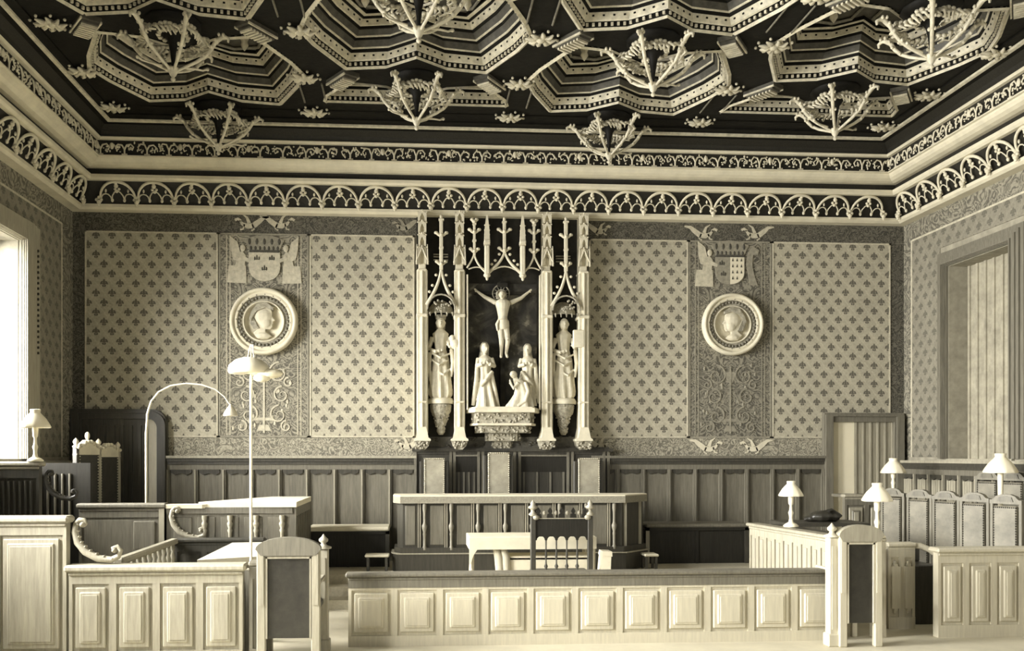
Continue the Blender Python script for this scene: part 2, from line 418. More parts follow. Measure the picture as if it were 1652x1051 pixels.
def window(idx, s, o, closed=False):
    a, c, z0, z1 = o; x = XL if s > 0 else XR
    fr = MB(); w = .52 if idx == 1 else .2
    def fb(ya, yb, za, zb, o0, o1, mi=0): fr.box(*sorted((x + s * o0, x + s * o1)), ya, yb, za, min(zb, z1 + .26), mi)
    for k, (o1, ww) in enumerate(((.035, w), (.06, w * .72), (.08, w * .5), (.10, w * .22))):
        g_ = .006 * (k + 1); fb(a - ww, a - g_, z0, z1 + ww, -.02, o1); fb(c + g_, c + ww, z0, z1 + ww, -.02, o1); fb(a - g_, c + g_, z1 + g_, z1 + ww - .003, -.02, o1 - .001)
    if not closed:       # beads down the casing
        for k in range(20): fb(c + w * .78, c + w * .82, z1 - .04 - k * .065, z1 - .012 - k * .065, .034, .065, 1)
    root = struct(fr.build('window_%d' % idx, ['oak' if closed else 'oak_l', 'oak_d']))
    b = MB()
    xs = sorted((x - s * .30, x - s * .36))
    n = 3
    for k in range(n + 1): yy = lerp(a + .03, c - .03, k / n); b.box(xs[0], xs[1], yy - .03, yy + .03, z0, z1)
    for k in range(5): zz = lerp(z0 + .03, z1 - .03, k / 4); b.box(xs[0], xs[1], a, c, zz - .025, zz + .025)
    b.build('window_frame', 'oak_l', root)
    p = MB(); p.box(*sorted((x - s * .325, x - s * .332)), a, c, z0, z1); p.build('pane', 'pane', root)
    p = MB(); p.box(*sorted((x - s * .55, x + s * .04)), a, c, z0 - .04, z0 - .001); p.build('window_sill', 'oak_l', root)
    if closed:
        q = MB(); xa = x - s * .26
        q.box(*sorted((xa, xa - s * .03)), a + .0, c - .0, z0, z1)
        for k in range(8):
            yy = lerp(a + .08, c - .05, k / 7); q.box(*sorted((xa, xa + s * .02)), yy - .02, yy + .02, z0, z1)
        q.build('shutter', 'leather_l', root)
for i, o in enumerate(LO): window(i + 1, 1, o)
for i, o in enumerate(RO): window(i + 4, -1, o, closed=(i == 0))
# side wainscot below the windows
def wainscot(mbx, u0, u1, z0, z1, out=.05, step=.39, flute=0):
    mbx.box(u0, u1, -out, 0, z0, z1, 0)
    mbx.box(u0, u1, -out - .05, 0, z0, z0 + .16, 0); mbx.box(u0, u1, -out - .03, 0, z1 - .19, z1 - .12, 0)
    mbx.box(u0, u1, -out - .085, 0, z1 - .035, z1, 1); mbx.box(u0, u1, -out - .06, 0, z1 - .08, z1 - .035, 2); mbx.box(u0, u1, -out - .045, 0, z1 - .12, z1 - .08, 2)
    n = max(1, round((u1 - u0) / step))
    for k in range(n + 1):
        u = lerp(u0, u1, k / n)
        a, c = max(u0, u - .032), min(u1, u + .032)
        if c > a: mbx.box(a, c, -out - .03, 0, z0 + .16, z1 - .19, 0); mbx.box(max(u0, u - .01), min(u1, u + .01), -out - .045, 0, z0 + .16, z1 - .19, 1)
        if k < n:
            uu = lerp(u0, u1, (k + .5) / n); hw = (u1 - u0) / n / 2 - .05
            mbx.prism([(uu - hw, z1 - .19), (uu - hw, z1 - .23), (uu - hw * .6, z1 - .26), (uu, z1 - .235), (uu + hw * .6, z1 - .26), (uu + hw, z1 - .23), (uu + hw, z1 - .19)], -out - .022, 0, 2)
            if flute:
                for q in (-.6, -.2, .2, .6): mbx.box(uu + q * hw - .02, uu + q * hw + .02, -out - .03, 0, z0 + .2, z1 - .26, 1)
XB = Matrix.Translation((0, D, 0))
def XS(s):      # local (u along -Y from the back wall, v = -out)
    return Matrix(((0, -s, 0, XL if s > 0 else XR), (-1, 0, 0, D), (0, 0, 1, 0), (0, 0, 0, 1)))
dl0, dl1 = W(118, 700, D).x, W(272, 700, D).x
dr0, dr1 = W(1325, 700, D).x, W(1452, 700, D).x
ZW = E + .02
for i, (u0, u1, fl_) in enumerate(((XL + .06, dl0, 0), (dl1, .0, 0), (2.42, dr0, 0))):
    if u1 - u0 < .05: continue
    b = MB(); b.X = XB; wainscot(b, u0, u1, DZ, ZW); struct(b.build('trim_%d' % (i + 2), ['oak', 'oak_l', 'oak_d'] if i < 2 else ['oak', 'oak', 'oak_d']))
for i, s in enumerate((1, -1)):
    b = MB(); b.X = XS(s); wainscot(b, 0.06, D - YD, DZ, E - .045, .05, .34, 1); wainscot(b, D - YD, 13, 0, E - .045, .05, .5)
    struct(b.build('trim_%d' % (i + 6), ['oak', 'oak_l', 'oak_d']))

# ---------------------------------------------------------- the two doors (only their upper parts show over the benches)
def door(idx, x0, x1, ztop, openfrac, rounded):
    t = .10; fr = MB(); w = .13
    z0 = DZ
    if rounded:
        r = .2
        outer = [(x0, z0), (x0, ztop)] + [(x1 - r + r * math.cos(q), ztop - r + r * math.sin(q)) for q in [PI / 2 * (1 - i / 8) for i in range(9)]] + [(x1, z0)]
        r2 = .12
        inner = [(x1 - w, z0)] + [(x1 - w - r2 + r2 * math.cos(q), ztop - w - r2 + r2 * math.sin(q)) for q in [PI / 2 * i / 8 for i in range(9)]] + [(x0 + w, ztop - w), (x0 + w, z0)]
    else:
        outer = [(x0, z0), (x0, ztop), (x1, ztop), (x1, z0)]; inner = [(x1 - w, z0), (x1 - w, ztop - w), (x0 + w, ztop - w), (x0 + w, z0)]
    fr.prism(outer + inner, D - t, D)
    sc_ = lambda pts, k: [(lerp((x0 + x1) / 2, x, k), lerp(z0, z, k) if z > z0 else z0) for x, z in pts]
    fr.prism(sc_(outer, .985) + sc_(inner, 1.04), D - t - .035, D - t)
    root = struct(fr.build('door_%d' % idx, 'oak_d' if rounded else 'oak'))
    return root
r1 = door(1, dl0, dl1, W(200, 661, D).z, 0, True)
xs_ = W(240, 700, D).x; zt = W(200, 675, D).z
MB().box(dl0 + .1, xs_, D - .05, D - .02, DZ, zt).build('door_leaf', 'oak_d', r1)
b = MB()
for k in range(7):
    xx = lerp(dl0 + .2, xs_ - .1, k / 6); b.box(xx - .02, xx + .02, D - .07, D - .04, DZ, zt - .1)
b.build('door_moulding', 'oak_d', r1)
MB().box(xs_, dl1 - .1, D - .035, D - .015, DZ, zt - .02).build('door_jamb', 'oak_xl', r1)
r2 = door(2, dr0, dr1, W(1390, 667, D).z, 0, False)
xs_ = W(1376, 700, D).x; zt = W(1390, 678, D).z
MB().box(dr0 + .08, xs_, D - .03, D - .015, DZ, zt).build('door_panel', 'glass', r2)  # white panel imitates the brightness of the open doorway to a lit room
b = MB(); b.box(xs_, dr1 - .1, D - .04, D - .015, DZ, zt)
for k in range(6):
    xx = lerp(xs_ + .02, dr1 - .14, k / 5); b.box(xx - .012, xx + .012, D - .055, D - .03, DZ, zt)
b.build('door_leaf', 'oak_l', r2)

# ================================================================ CORNICE
prof = [(0, 3.30), (.15, 3.30), (.19, 3.325), (.19, 3.365), (.17, 3.37)]
prof_b = [(0, 3.37), (.14, 3.37), (.30, 3.635), (0, 3.635)]
prof_c = [(0, 3.635), (.36, 3.635), (.385, 3.66), (.385, 3.70), (.33, 3.705), (0, 3.705)]
prof_d = [(0, 3.705), (.27, 3.705), (.30, 3.795), (0, 3.795)]
prof_e = [(0, 3.795), (.36, 3.795), (.42, 3.81), (.465, 3.835), (.49, 3.865), (.50, 3.885), (.53, 3.89), (.53, 3.905), (0, 3.905)]
prof_f = [(0, 3.905), (.48, 3.905), (.50, 4.10), (0, 4.10)]
prof_g = [(0, 4.10), (.55, 4.10), (.57, 4.125), (.55, 4.14), (0, 4.14)]
prof_h = [(0, 4.14), (.53, 4.14), (.56, 4.20), (.64, 4.26), (0, 4.26)]
prof_i = [(0, 4.26), (.70, 4.26), (.74, 4.275), (.74, 4.30), (.84, 4.31), (.84, 4.35), (0, 4.35)]
prof_j = [(0, 4.262), (.715, 4.262), (.745, 4.27), (.748, 4.292), (.72, 4.298), (0, 4.298)]
def cornice(idx, kind):
    if kind == 0: p0, p1, nr, X_, L0, nA = (lambda o: (XL + o, D)), (lambda o: (XR - o, D)), (0, -1), Matrix.Translation((XL, D, 0)), .432, 22
    elif kind == 1: p0, p1, nr, X_, L0, nA = (lambda o: (XL, D - o)), (lambda o: (XL, -1.5)), (1, 0), XS(1), .26, 14
    else: p0, p1, nr, X_, L0, nA = (lambda o: (XR, D - o)), (lambda o: (XR, -1.5)), (-1, 0), XS(-1), .26, 14
    b = MB()
    for pr, mi in ((prof, 0), (prof_b, 2), (prof_c, 0), (prof_d, 1), (prof_e, 0), (prof_f, 2), (prof_g, 0), (prof_h, 1), (prof_i, 4), (prof_j, 3)):
        b.sweep([(o, E + z) for o, z in pr], p0, p1, nr, mi)
    root = struct(b.build('trim_%d' % idx, ['plaster', 'ebony', 'ebony', 'gilt', 'ceil_d']))
    b = MB(); b.X = X_; per = .487
    def V(u, z): return (u, -(.20 + z * .55), E + 3.385 + z)
    for k in range(nA):
        u0 = L0 + per * k
        b.tube([V(u0 + per / 2 - .232 * math.cos(q), .235 * math.sin(q) ** .85) for q in [PI * i / 14 for i in range(15)]], lambda t: .013 + .008 * math.sin(PI * t), 5)
        cus = []
        for (cu, r_) in ((.092, .062), (.2435, .075), (.395, .062)):
            for i in range(7):
                q = PI * (1 - i / 6); cus.append(V(u0 + cu + r_ * math.cos(q) * 1.05, .035 + r_ * math.sin(q) + (.025 * (1 - abs(math.cos(q))) if cu == .2435 else 0)))
        b.tube(cus, .009, 4)
        for cu in (.165, .322): b.ell(V(u0 + cu, .022), (.02, .02, .026), 6, 5)
        for cu, z_ in ((.1, .13), (.387, .13)):
            b.ell(V(u0 + cu, z_), (.014, .014, .026), 6, 4)
        for (du, z_, r_) in ((0, .185, .03), (-.025, .15, .02), (.025, .15, .02), (0, .125, .024), (0, .215, .022)):
            b.ell(V(u0 + per / 2 + du + R.uniform(-.006, .006), z_), (r_, r_ * .8, r_), 6, 5)
    for k in range(nA + 1):
        u0 = L0 + per * k
        for (du, z_, r_) in ((0, -.01, .032), (-.03, .02, .022), (.03, .02, .022), (0, .05, .022), (0, -.045, .02)):
            b.ell((u0 + du, -(.24), E + 3.385 + z_), (r_, r_, r_), 6, 5)
    b.build('arcade_tracery', 'plaster', root)
    b = MB(); b.X = X_; per2 = .29; nF = int((L0 * 2 + per * nA - .6) / per2)
    def U(u, z): return (u, -(.505 + .01 * z / .2), E + 3.905 + z)
    for k in range(nF):
        u0 = L0 + .12 + per2 * k + R.uniform(-.012, .012)
        b.tube([U(u0, .02), U(u0, .10)], .012, 4); b.tube([U(u0 - .035, .018), U(u0 + .035, .018)], .010, 4)
        for s in (-1, 1):
            h = R.uniform(.13, .155)
            b.tube([U(u0, .08), U(u0 + s * .03, h), U(u0 + s * .08, h + .01), U(u0 + s * .115, .11), U(u0 + s * .10, .07), U(u0 + s * .07, .085)], [.012, .012, .011, .01, .009, .006], 5)
            for q in range(7):
                b.ell(U(u0 + s * R.uniform(.04, .14), R.uniform(.03, .17)), (R.uniform(.008, .018), .012, R.uniform(.008, .02)), 5, 4)
        if k % 3 == 0:
            b.ell(U(u0 + per2 / 2, .12), (.03, .02, .045), 7, 5)
    b.build('foliage_carving', 'plaster', root)
cornice(11, 0); cornice(12, 1); cornice(13, 2)

# ================================================================ CEILING
ZC = E + 4.33
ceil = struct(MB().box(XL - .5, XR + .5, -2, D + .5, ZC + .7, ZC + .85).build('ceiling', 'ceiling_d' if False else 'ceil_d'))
HEXA = [(0, -.53), (.36, -.80), (.78, -.88), (1.06, -.32), (1.17, 0), (1.06, .32), (.78, .86), (.34, .79), (0, .53)]
HEXA = HEXA + [(-x, y) for x, y in HEXA[1:-1][::-1]]
PROFC = [(1.03, -.010, 1), (1.0, -.028, 1), (.985, .0, 1), (.985, .05, 0), (.965, .055, 0), (.95, .065, 2), (.925, .135, 2), (.915, .14, 0), (.91, .17, 0), (.90, .175, 1), (.895, .185, 1), (.865, .25, 3), (.855, .255, 0), (.85, .275, 0), (.84, .28, 1),
         (.835, .29, 1), (.80, .345, 3), (.79, .35, 0), (.785, .375, 0), (.77, .38, 2), (.745, .44, 2), (.735, .445, 0), (.73, .465, 0), (.71, .47, 1), (.70, .48, 1), (.69, .485, 0), (.69, .52, 0)]
def coffer(X, Y, ymin=None, ymax=None, first=None):
    poly = [(x, y) for x, y in HEXA]
    y1 = 1.05
    if ymax is not None:     # coffer cut short by the cornice
        poly = [(0, -.53), (.36, -.80), (.78, -.88), (1.06, -.50), (1.10, -.32), (-1.10, -.32), (-1.06, -.50), (-.78, -.88), (-.36, -.80)]; y1 = ymax
        cy = -.62
    else: cy = 0
    b = MB(); n = len(poly)
    rings = [[(x * s_, cy + (y - cy) * s_, z) for x, y in poly] for s_, z, mi in PROFC]
    for i in range(len(rings) - 1): b.loft([rings[i], rings[i + 1]], PROFC[i + 1][2], False, False)
    b.add(rings[-1], [tuple(range(n))] if ymax is None else [tuple(range(n))], 3)
    # soffit between the cell rectangle and the coffer mouth
    bm = bmesh.new()
    rect = [(-1.225, -1.05), (1.225, -1.05), (1.225, y1), (-1.225, y1)]
    a = [bm.verts.new((x, y, 0)) for x, y in rect]; c = [bm.verts.new((p[0], p[1], 0)) for p in rings[0]]
    ed = [bm.edges.new((a[i], a[(i + 1) % 4])) for i in range(4)] + [bm.edges.new((c[i], c[(i + 1) % n])) for i in range(n)]
    bmesh.ops.triangle_fill(bm, edges=ed, use_beauty=True, use_dissolve=False)
    bm.verts.index_update(); b.add([v.co.copy() for v in bm.verts], [tuple(v.index for v in f.verts) for f in bm.faces], 0); bm.free()
    # dentils and egg mouldings along the coffer sides
    for ring_s, z, step, d, mi in ((.980, .028, .06, (.025, .03, .03), 1), (.936, .105, .10, (.022, .012, .016), 0), (.755, .415, .10, (.022, .012, .014), 0)):
        for i in range(n):
            p = Vector((poly[i][0] * ring_s, cy + (poly[i][1] - cy) * ring_s)); q = Vector((poly[(i + 1) % n][0] * ring_s, cy + (poly[(i + 1) % n][1] - cy) * ring_s))
            L = (q - p).length; k = max(1, int(L / step)); an = math.atan2(q.y - p.y, q.x - p.x)
            for j in range(k):
                c2 = p.lerp(q, (j + .5) / k)
                b.X = Matrix.Translation((c2.x, c2.y, z)) @ Matrix.Rotation(an, 4, 'Z'); b.cbox((0, 0, 0), d, mi)
        b.X = None
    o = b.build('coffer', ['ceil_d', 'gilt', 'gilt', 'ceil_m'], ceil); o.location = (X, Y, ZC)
    if ymax is None:
        b = MB()
        for s in (-1, 1):
            b.tube([(s * .12, -.4, .50), (s * .3, -.5, .49), (s * .6, -.44, .49), (s * .74, 0, .49), (s * .6, .44, .49), (s * .3, .5, .49), (s * .12, .4, .50)], .022, 4)
            b.tube([(s * .12, -.4, .50), (s * .12, .4, .50)], .022, 4)
        b.build('inner_rib', 'gilt_m', o)
        for s in (-1, 1):
            d = MB(); d.lathe((s * .52, 0, 0), [(.14, .51), (.12, .47), (.05, .45), (.06, .40), (.035, .34), (.045, .30), (.005, .24)], 8)
            for k in range(8): d.ell((s * .52 + .11 * math.cos(k * PI / 4), .11 * math.sin(k * PI / 4), .445), (.035, .035, .03), 5, 4)
            d.build('coffer_drop', 'gilt', o)
    return o
XCOL = [-2.45, 0.0, 2.45, 4.9]
for ci, X in enumerate(XCOL):
    yq = 10.07 if ci % 2 == 0 else 9.02
    if ci % 2: coffer(X, 11.12, ymax=.0)
    k = 0
    while yq - 2.1 * k > 4.0: coffer(X, yq - 2.1 * k); k += 1
b = MB()
b.box(XL, -3.675, 3, D, ZC, ZC + .1); b.box(6.125, XR, 3, D, ZC, ZC + .1); b.box(-3.675, 6.125, 11.1, D, ZC, ZC + .1)
b.box(-3.675, 6.125, -2, 5.0, ZC + .001, ZC + .1)
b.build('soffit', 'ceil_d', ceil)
# leafy rosettes on the ribs between the coffers, and straight rib lines
def rosette_mesh():
    b = MB(); b.ell((0, 0, -.02), (.045, .045, .035), 8, 6)
    for k in range(8):
        q = k * PI / 4; b.tube([(.03 * math.cos(q), .03 * math.sin(q), -.02), (.08 * math.cos(q + .15), .07 * math.sin(q + .15), -.035), (.13 * math.cos(q), .10 * math.sin(q), -.02)], [.012, .024, .008], 5)
        b.ell((.15 * math.cos(q + .3), .12 * math.sin(q + .3), -.012), (.014, .014, .014), 5, 4)
    return b
ros = None
for X in (-3.67, -1.225, 1.225, 3.675, 6.1):
    for k in range(6):
        for yy in (11.1 - 2.1 * k, 10.1 - 2.1 * k):
            if yy < 5.5: continue
            if ros is None: ros = rosette_mesh().build('rosette', 'gilt', ceil); o = ros
            else: o = ros.copy(); COL.objects.link(o)
            o.location = (X + (.05 if k % 2 else -.05), yy, ZC - .01); o.scale = (1.25, 1.25, 1.2)
b = MB()
for X in (-1.225, 1.225, 3.675):
    for k in range(5):
        y = 11.1 - 2.1 * k
        for (dx, y0_, y1_) in ((.13, y - .25, y - .8), (-.13, y - .25, y - .8)):
            if y1_ > 5: b.tube([(X + dx, y0_, ZC - .012), (X + dx, y1_, ZC - .012)], .012, 4)
b.build('soffit_rib', 'gilt_m', ceil)

blk = None
for ci, X in enumerate(XCOL):
    yp = 11.12 if ci % 2 == 0 else 10.12
    for k in range(3):
        y = yp - 2.1 * k
        for s in (-1, 1):
            if y > 10.9: continue
            if blk is None:
                b = MB(); b.box(-.20, .20, -.10, .10, -.05, .0, 0); b.box(-.17, .17, -.08, .08, -.075, -.05, 0)
                for j in range(7): b.box(-.15 + j * .045, -.13 + j * .045, -.075, .075, -.095, -.075, 1)
                for j in (-1, 1): b.box(-.20, .20, j * .095 - .008, j * .095 + .008, -.06, -.04, 1)
                blk = b.build('carved_block', ['ceil_m', 'gilt'], ceil); o = blk
            else: o = blk.copy(); COL.objects.link(o)
            o.location = (X + s * .84, y, ZC - .001); o.rotation_euler = (0, 0, s * .95)
# ---------------------------------------------------------- pendants
def make_pendant(label):
    t = thing('ceiling_pendant', label, 'ceiling pendant', group=None)
    H = .60    # height of the basket
    b = MB(); b.lathe((0, 0, 0), [(.003, 0), (.022, .012), (.024, .03), (.012, .045), (.03, .065), (.055, .12), (.06, .135), (.03, .14)], 12); b.build('finial', 'gilt', t)
    for k in range(6):
        q = k * PI / 3; c, s = math.cos(q), math.sin(q); a = MB()
        P = lambda r, z, w=0: (r * c - w * s, r * s + w * c, z)
        pts = [P(.035, .11), P(.12, .15), P(.22, .20), P(.31, .26), P(.37, .33), P(.41, .40), P(.47, .455)]
        a.tube(pts, [.014, .016, .018, .019, .020, .022, .026], 6)
        a.tube([P(.46, .45), P(.51, .465), P(.545, .445), P(.54, .41)], [.026, .022, .017, .01], 5)
        for (r_, z_) in ((.46, .475), (.50, .475), (.42, .42), (.38, .35), (.30, .26)):
            for w in (-.025, .025): a.ell(P(r_ + R.uniform(-.01, .01), z_, w), (.017, .017, .02), 5, 4)
        if k in (0, 3):
            a.tube([P(.10, .15, .02), P(.2, .16, .06), P(.27, .165, .10), P(.31, .19, .12)], [.013, .011, .010, .014], 5); a.ell(P(.31, .185, .12), .018, 5, 4)
        a.build('arm', 'gilt', t)
    b = MB()
    for k in range(40):
        q = 2 * PI * k / 40; r_ = .30 + .03 * math.sin(5 * q)
        b.ell((r_ * math.cos(q), r_ * math.sin(q), .44 + .02 * math.sin(7 * q)), (.030, .024, .022), 6, 4)
        b.tube([(r_ * math.cos(q), r_ * math.sin(q), .43), (r_ * 1.12 * math.cos(q + .1), r_ * 1.12 * math.sin(q + .1), R.uniform(.37, .41)), (r_ * .95 * math.cos(q + .2), r_ * .95 * math.sin(q + .2), R.uniform(.35, .39))], [.018, .016, .008], 5)
    for k in range(14):
        q = 2 * PI * k / 14 + .2; b.ell((.14 * math.cos(q), .14 * math.sin(q), .455), (.03, .03, .018), 5, 4)
    b.build('leaf_crown', 'gilt', t)
    b = MB(); b.lathe((0, 0, 0), [(.012, .13), (.018, .2), (.03, .3), (.05, .4), (.10, .47), (.20, .53), (.28, .57), (.28, .60), (.01, .60)], 12)
    b.build('core', 'ceil_d', t)
    return t
PEND = [(353, 247, 'carved wooden pendant nearest the back left corner of the ceiling'), (675, 213, 'carved ceiling pendant hanging above the left end of the altarpiece'),
        (985, 262, 'carved ceiling pendant hanging just right of the altarpiece top'), (1345, 230, 'carved ceiling pendant nearest the back right corner'),
        (283, 125, 'carved ceiling pendant in the dark upper left of the ceiling'), (1055, 155, 'carved ceiling pendant right of centre, one row in front of the cornice'),
        (675, 68, 'large carved pendant at the top middle, its arms cut by the top edge'), (1500, 115, 'large carved pendant at the top right of the photo')]
pos = {0: (-2.45, 11.12), 1: (0, 10.12), 2: (2.45, 11.12), 3: (4.93, 10.12), 4: (-2.42, 8.97), 5: (2.45, 9.02), 6: (0.02, 7.99), 7: (4.95, 8.2)}
pt = None
for i, (px, py, lab) in enumerate(PEND):
    if pt is None: pt = make_pendant(lab); o = pt
    else: o = copy_tree(pt, lab)
    x, y = pos[i]; o.location = (x, y, E + 3.74); o['group'] = 'carved pendants hanging from the ceiling'
# ================================================================ ALTARPIECE
YR = 12.0
def rx(px): return W(px, 500, YR).x
def rz(py): return W(811, py, YR).z
ret = thing('gothic_altarpiece', 'tall pale stone gothic altarpiece with pinnacles on the back wall between the wallpaper panels', 'altarpiece', (0, 0, 0))
m, n, bs = newmat('niche_painting', .8)
g = n.new('ShaderNodeNewGeometry'); f = n.noise(g.outputs['Position'], 3.2, 5, .6, .5)
n.l.new(n.ramp(f, [(.42, .012), (.56, .05), (.66, .26)]), bs.inputs['Base Color']); M['nicheart'] = m
zb, zt_ = rz(724), rz(346)
b = MB(); b.box(rx(672), rx(951), D - .05, D + .0, zb, zt_); b.build('back_board', 'nichebk', ret)
b = MB(); b.box(rx(755), rx(868), D - .058, D - .04, rz(660), rz(455)); b.build('painted_landscape', 'nicheart', ret)
PIL = [681, 741, 881, 940]
for k, px in enumerate(PIL):
    b = MB(); x = rx(px); y = YR - .02
    # octagonal shaft built of a core and slim colonnettes
    b.box(x - .055, x + .055, y - .07, D, rz(700), rz(440), 0, .012)
    for dx, r_ in ((-.058, .016), (.058, .016), (0, .022)):
        b.tube([(x + dx, y - .055 - (.02 if dx == 0 else 0), rz(700)), (x + dx, y - .055 - (.02 if dx == 0 else 0), rz(440))], r_, 6)
    for py, w, h in ((512, .078, .05), (650, .070, .03), (440, .066, .03)):
        z = rz(py); b.box(x - w, x + w, y - .10, D, z - h / 2, z + h / 2, 0, .012)
    b.build('pilaster_shaft', 'stone', ret)
    b = MB()       # tabernacle top: stacked gablets and open lights
    z0, z1 = rz(440), rz(346)
    b.box(x - .05, x + .05, y - .04, D, z0, z1, 0, .01)
    for (pa, pb, w) in ((430, 404, .058), (402, 384, .052), (380, 364, .056), (362, 348, .060)):
        za, zb2 = rz(pa), rz(pb)
        b.prism([(x - w, za), (x - w, zb2 - .02), (x, zb2 + .02), (x + w, zb2 - .02), (x + w, za), (x + w * .5, za), (x + w * .45, (za + zb2) / 2), (x, (za + zb2) / 2 + .05), (x - w * .45, (za + zb2) / 2), (x - w * .5, za)], y - .09, y - .04)
        b.ell((x - w, y - .08, zb2), .014, 5, 4); b.ell((x + w, y - .08, zb2), .014, 5, 4); b.ell((x, y - .09, zb2 + .02), .016, 5, 4)
    for s in (-1, 1):
        b.tube([(x, y - .10, rz(404)), (x + s * .045, y - .11, rz(418)), (x + s * .085, y - .11, rz(428))], [.010, .012, .008], 5)
        b.tube([(x + s * .07, y - .11, rz(400)), (x + s * .075, y - .11, rz(432))], [.005, .014], 5)
    b.build('pilaster_tabernacle', 'stone', ret)
    b = MB(); b.prism([(x - .055, rz(690)), (x + .055, rz(690)), (x + .085, rz(707)), (x + .115, rz(709)), (x + .115, rz(712)), (x - .115, rz(712)), (x - .115, rz(709)), (x - .085, rz(707))], y - .12, D)
    b.build('pilaster_base', 'stone', ret)
    b = MB(); b.prism([(x - .11, rz(711)), (x + .11, rz(711)), (x + .09, rz(720)), (x + .04, rz(726)), (x - .04, rz(726)), (x - .09, rz(720))], y - .09, D)
    for j in range(16): b.ell((x + R.uniform(-.1, .1), y - .10, rz(R.uniform(712, 724))), (.022, .02, .018), 5, 4)
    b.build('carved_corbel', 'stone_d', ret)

def ogee(b, x0, x1, z0, zt2, ytop, y, r=.022):
    for s, xa in ((1, x0), (-1, x1)):
        xm = (x0 + x1) / 2; w = xm - xa
        pts = bez((xa, y, z0), (xa + w * .55, y, z0 + (zt2 - z0) * .38), (xa + w * .82, y, z0 + (zt2 - z0) * .55), (xm, y, zt2), 10)
        b.tube(pts, lambda t: r * (1 - .35 * t), 6)
        for t in (.3, .55, .8):
            p = pts[int(t * 10)]; b.ell((p[0] - s * .045 * (1 if w > 0 else 1), y, p[2] + .035), (.022, .018, .02), 6, 4)
def shaft(b, x, z0, z1, w, y, crosses=(), finial=True):
    b.box(x - w, x + w, y - w, y + w, z0, z1, 0, w * .3)
    for zc, ww in crosses:
        for s in (-1, 1):
            b.tube([(x, y, zc - .02), (x + s * ww * .5, y, zc), (x + s * ww, y - .01, zc + .035)], [.016, .018, .022], 5); b.ell((x + s * ww, y, zc + .03), (.028, .022, .024), 6, 4)
        b.ell((x, y - w, zc), (.024, .03, .024), 6, 4)
    if finial:
        b.box(x - w * 1.5, x + w * 1.5, y - w * 1.2, y + w * 1.2, z1 - .01, z1 + .012); b.ell((x, y, z1 + .04), (.022, .022, .034), 6, 5)
# side bays
for s, (pa, pb) in ((0, (688, 735)), (1, (888, 934))):
    xa, xb, xm = rx(pa), rx(pb), (rx(pa) + rx(pb)) / 2; y = YR - .10
    b = MB(); ogee(b, xa, xb, rz(496), rz(438), 0, y, .026); shaft(b, xm, rz(440), rz(360), .024, y, ((rz(430), .06), (rz(384), .07)))
    b.box(xm - .03, xm + .03, y - .03, y + .03, rz(405) - .01, rz(405) + .015); b.build('ogee_gable', 'stone', ret)
    b = MB()
    for py in (409, 413, 418): b.box(xm - .10, xm + .10, D - .09, D - .04, rz(py) - .006, rz(py) + .006)
    b.build('tracery_bars', 'stone_d', ret)
    b = MB(); rr = (xb - xa) / 2 - .01
    b.tube([(xm + rr * math.cos(q), y - .04, rz(503) + .20 * math.sin(q)) for q in [PI * i / 12 for i in range(13)]], .013, 5)
    rings = []
    for i in range(7):
        t = i / 6 * PI / 2
        rings.append([(xm + rr * .95 * math.cos(t) * math.cos(q), D - .05 + .16 * (-abs(math.sin(q))) * math.cos(t), rz(506) + .19 * math.sin(t)) for q in [PI * j / 10 + PI for j in range(11)]])
    b.loft(rings, 0, True, False, False)
    for j in range(26):
        q = R.uniform(.1, .9) * PI; t = R.uniform(.0, 1); b.ell((xm + rr * t * math.cos(q), y - .05, rz(506) + .17 * t * math.sin(q)), (.018, .02, .016), 5, 4)
    for j in range(5): b.tube([(xm + rr * (-.8 + .4 * j), y - .05, rz(508)), (xm + rr * (-.8 + .4 * j), y - .05, rz(514))], [.016, .005], 5)
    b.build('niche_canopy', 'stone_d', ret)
    b = MB()
    for x in (xa + .012, xb - .012): b.tube([(x, y + .03, rz(505)), (x, y + .03, rz(700))], .010, 5)
    b.build('niche_colonnette', 'stone', ret)
    for nm, mt, prof_ in (('bracket_slab', 'stone', [(.17, rz(652)), (.18, rz(648)), (.16, rz(643)), (.12, rz(642))]),
                          ('carved_bracket', 'stone_d', [(.03, rz(702)), (.06, rz(696)), (.05, rz(688)), (.09, rz(680)), (.08, rz(676)), (.14, rz(664)), (.15, rz(654)), (.14, rz(652))])):
        b = MB()
        b.lathe((xm, D - .10, 0), prof_, 14)
        if mt == 'stone_d':
            for j in range(60):
                q = R.uniform(PI, 2 * PI); py = R.uniform(654, 698); r_ = .145 * (1 - (py - 654) / 60) + .0
                b.ell((xm + r_ * math.cos(q), D - .10 + r_ * math.sin(q), rz(py)), (.018, .016, .016), 5, 4)
        b.build(nm, mt, ret)
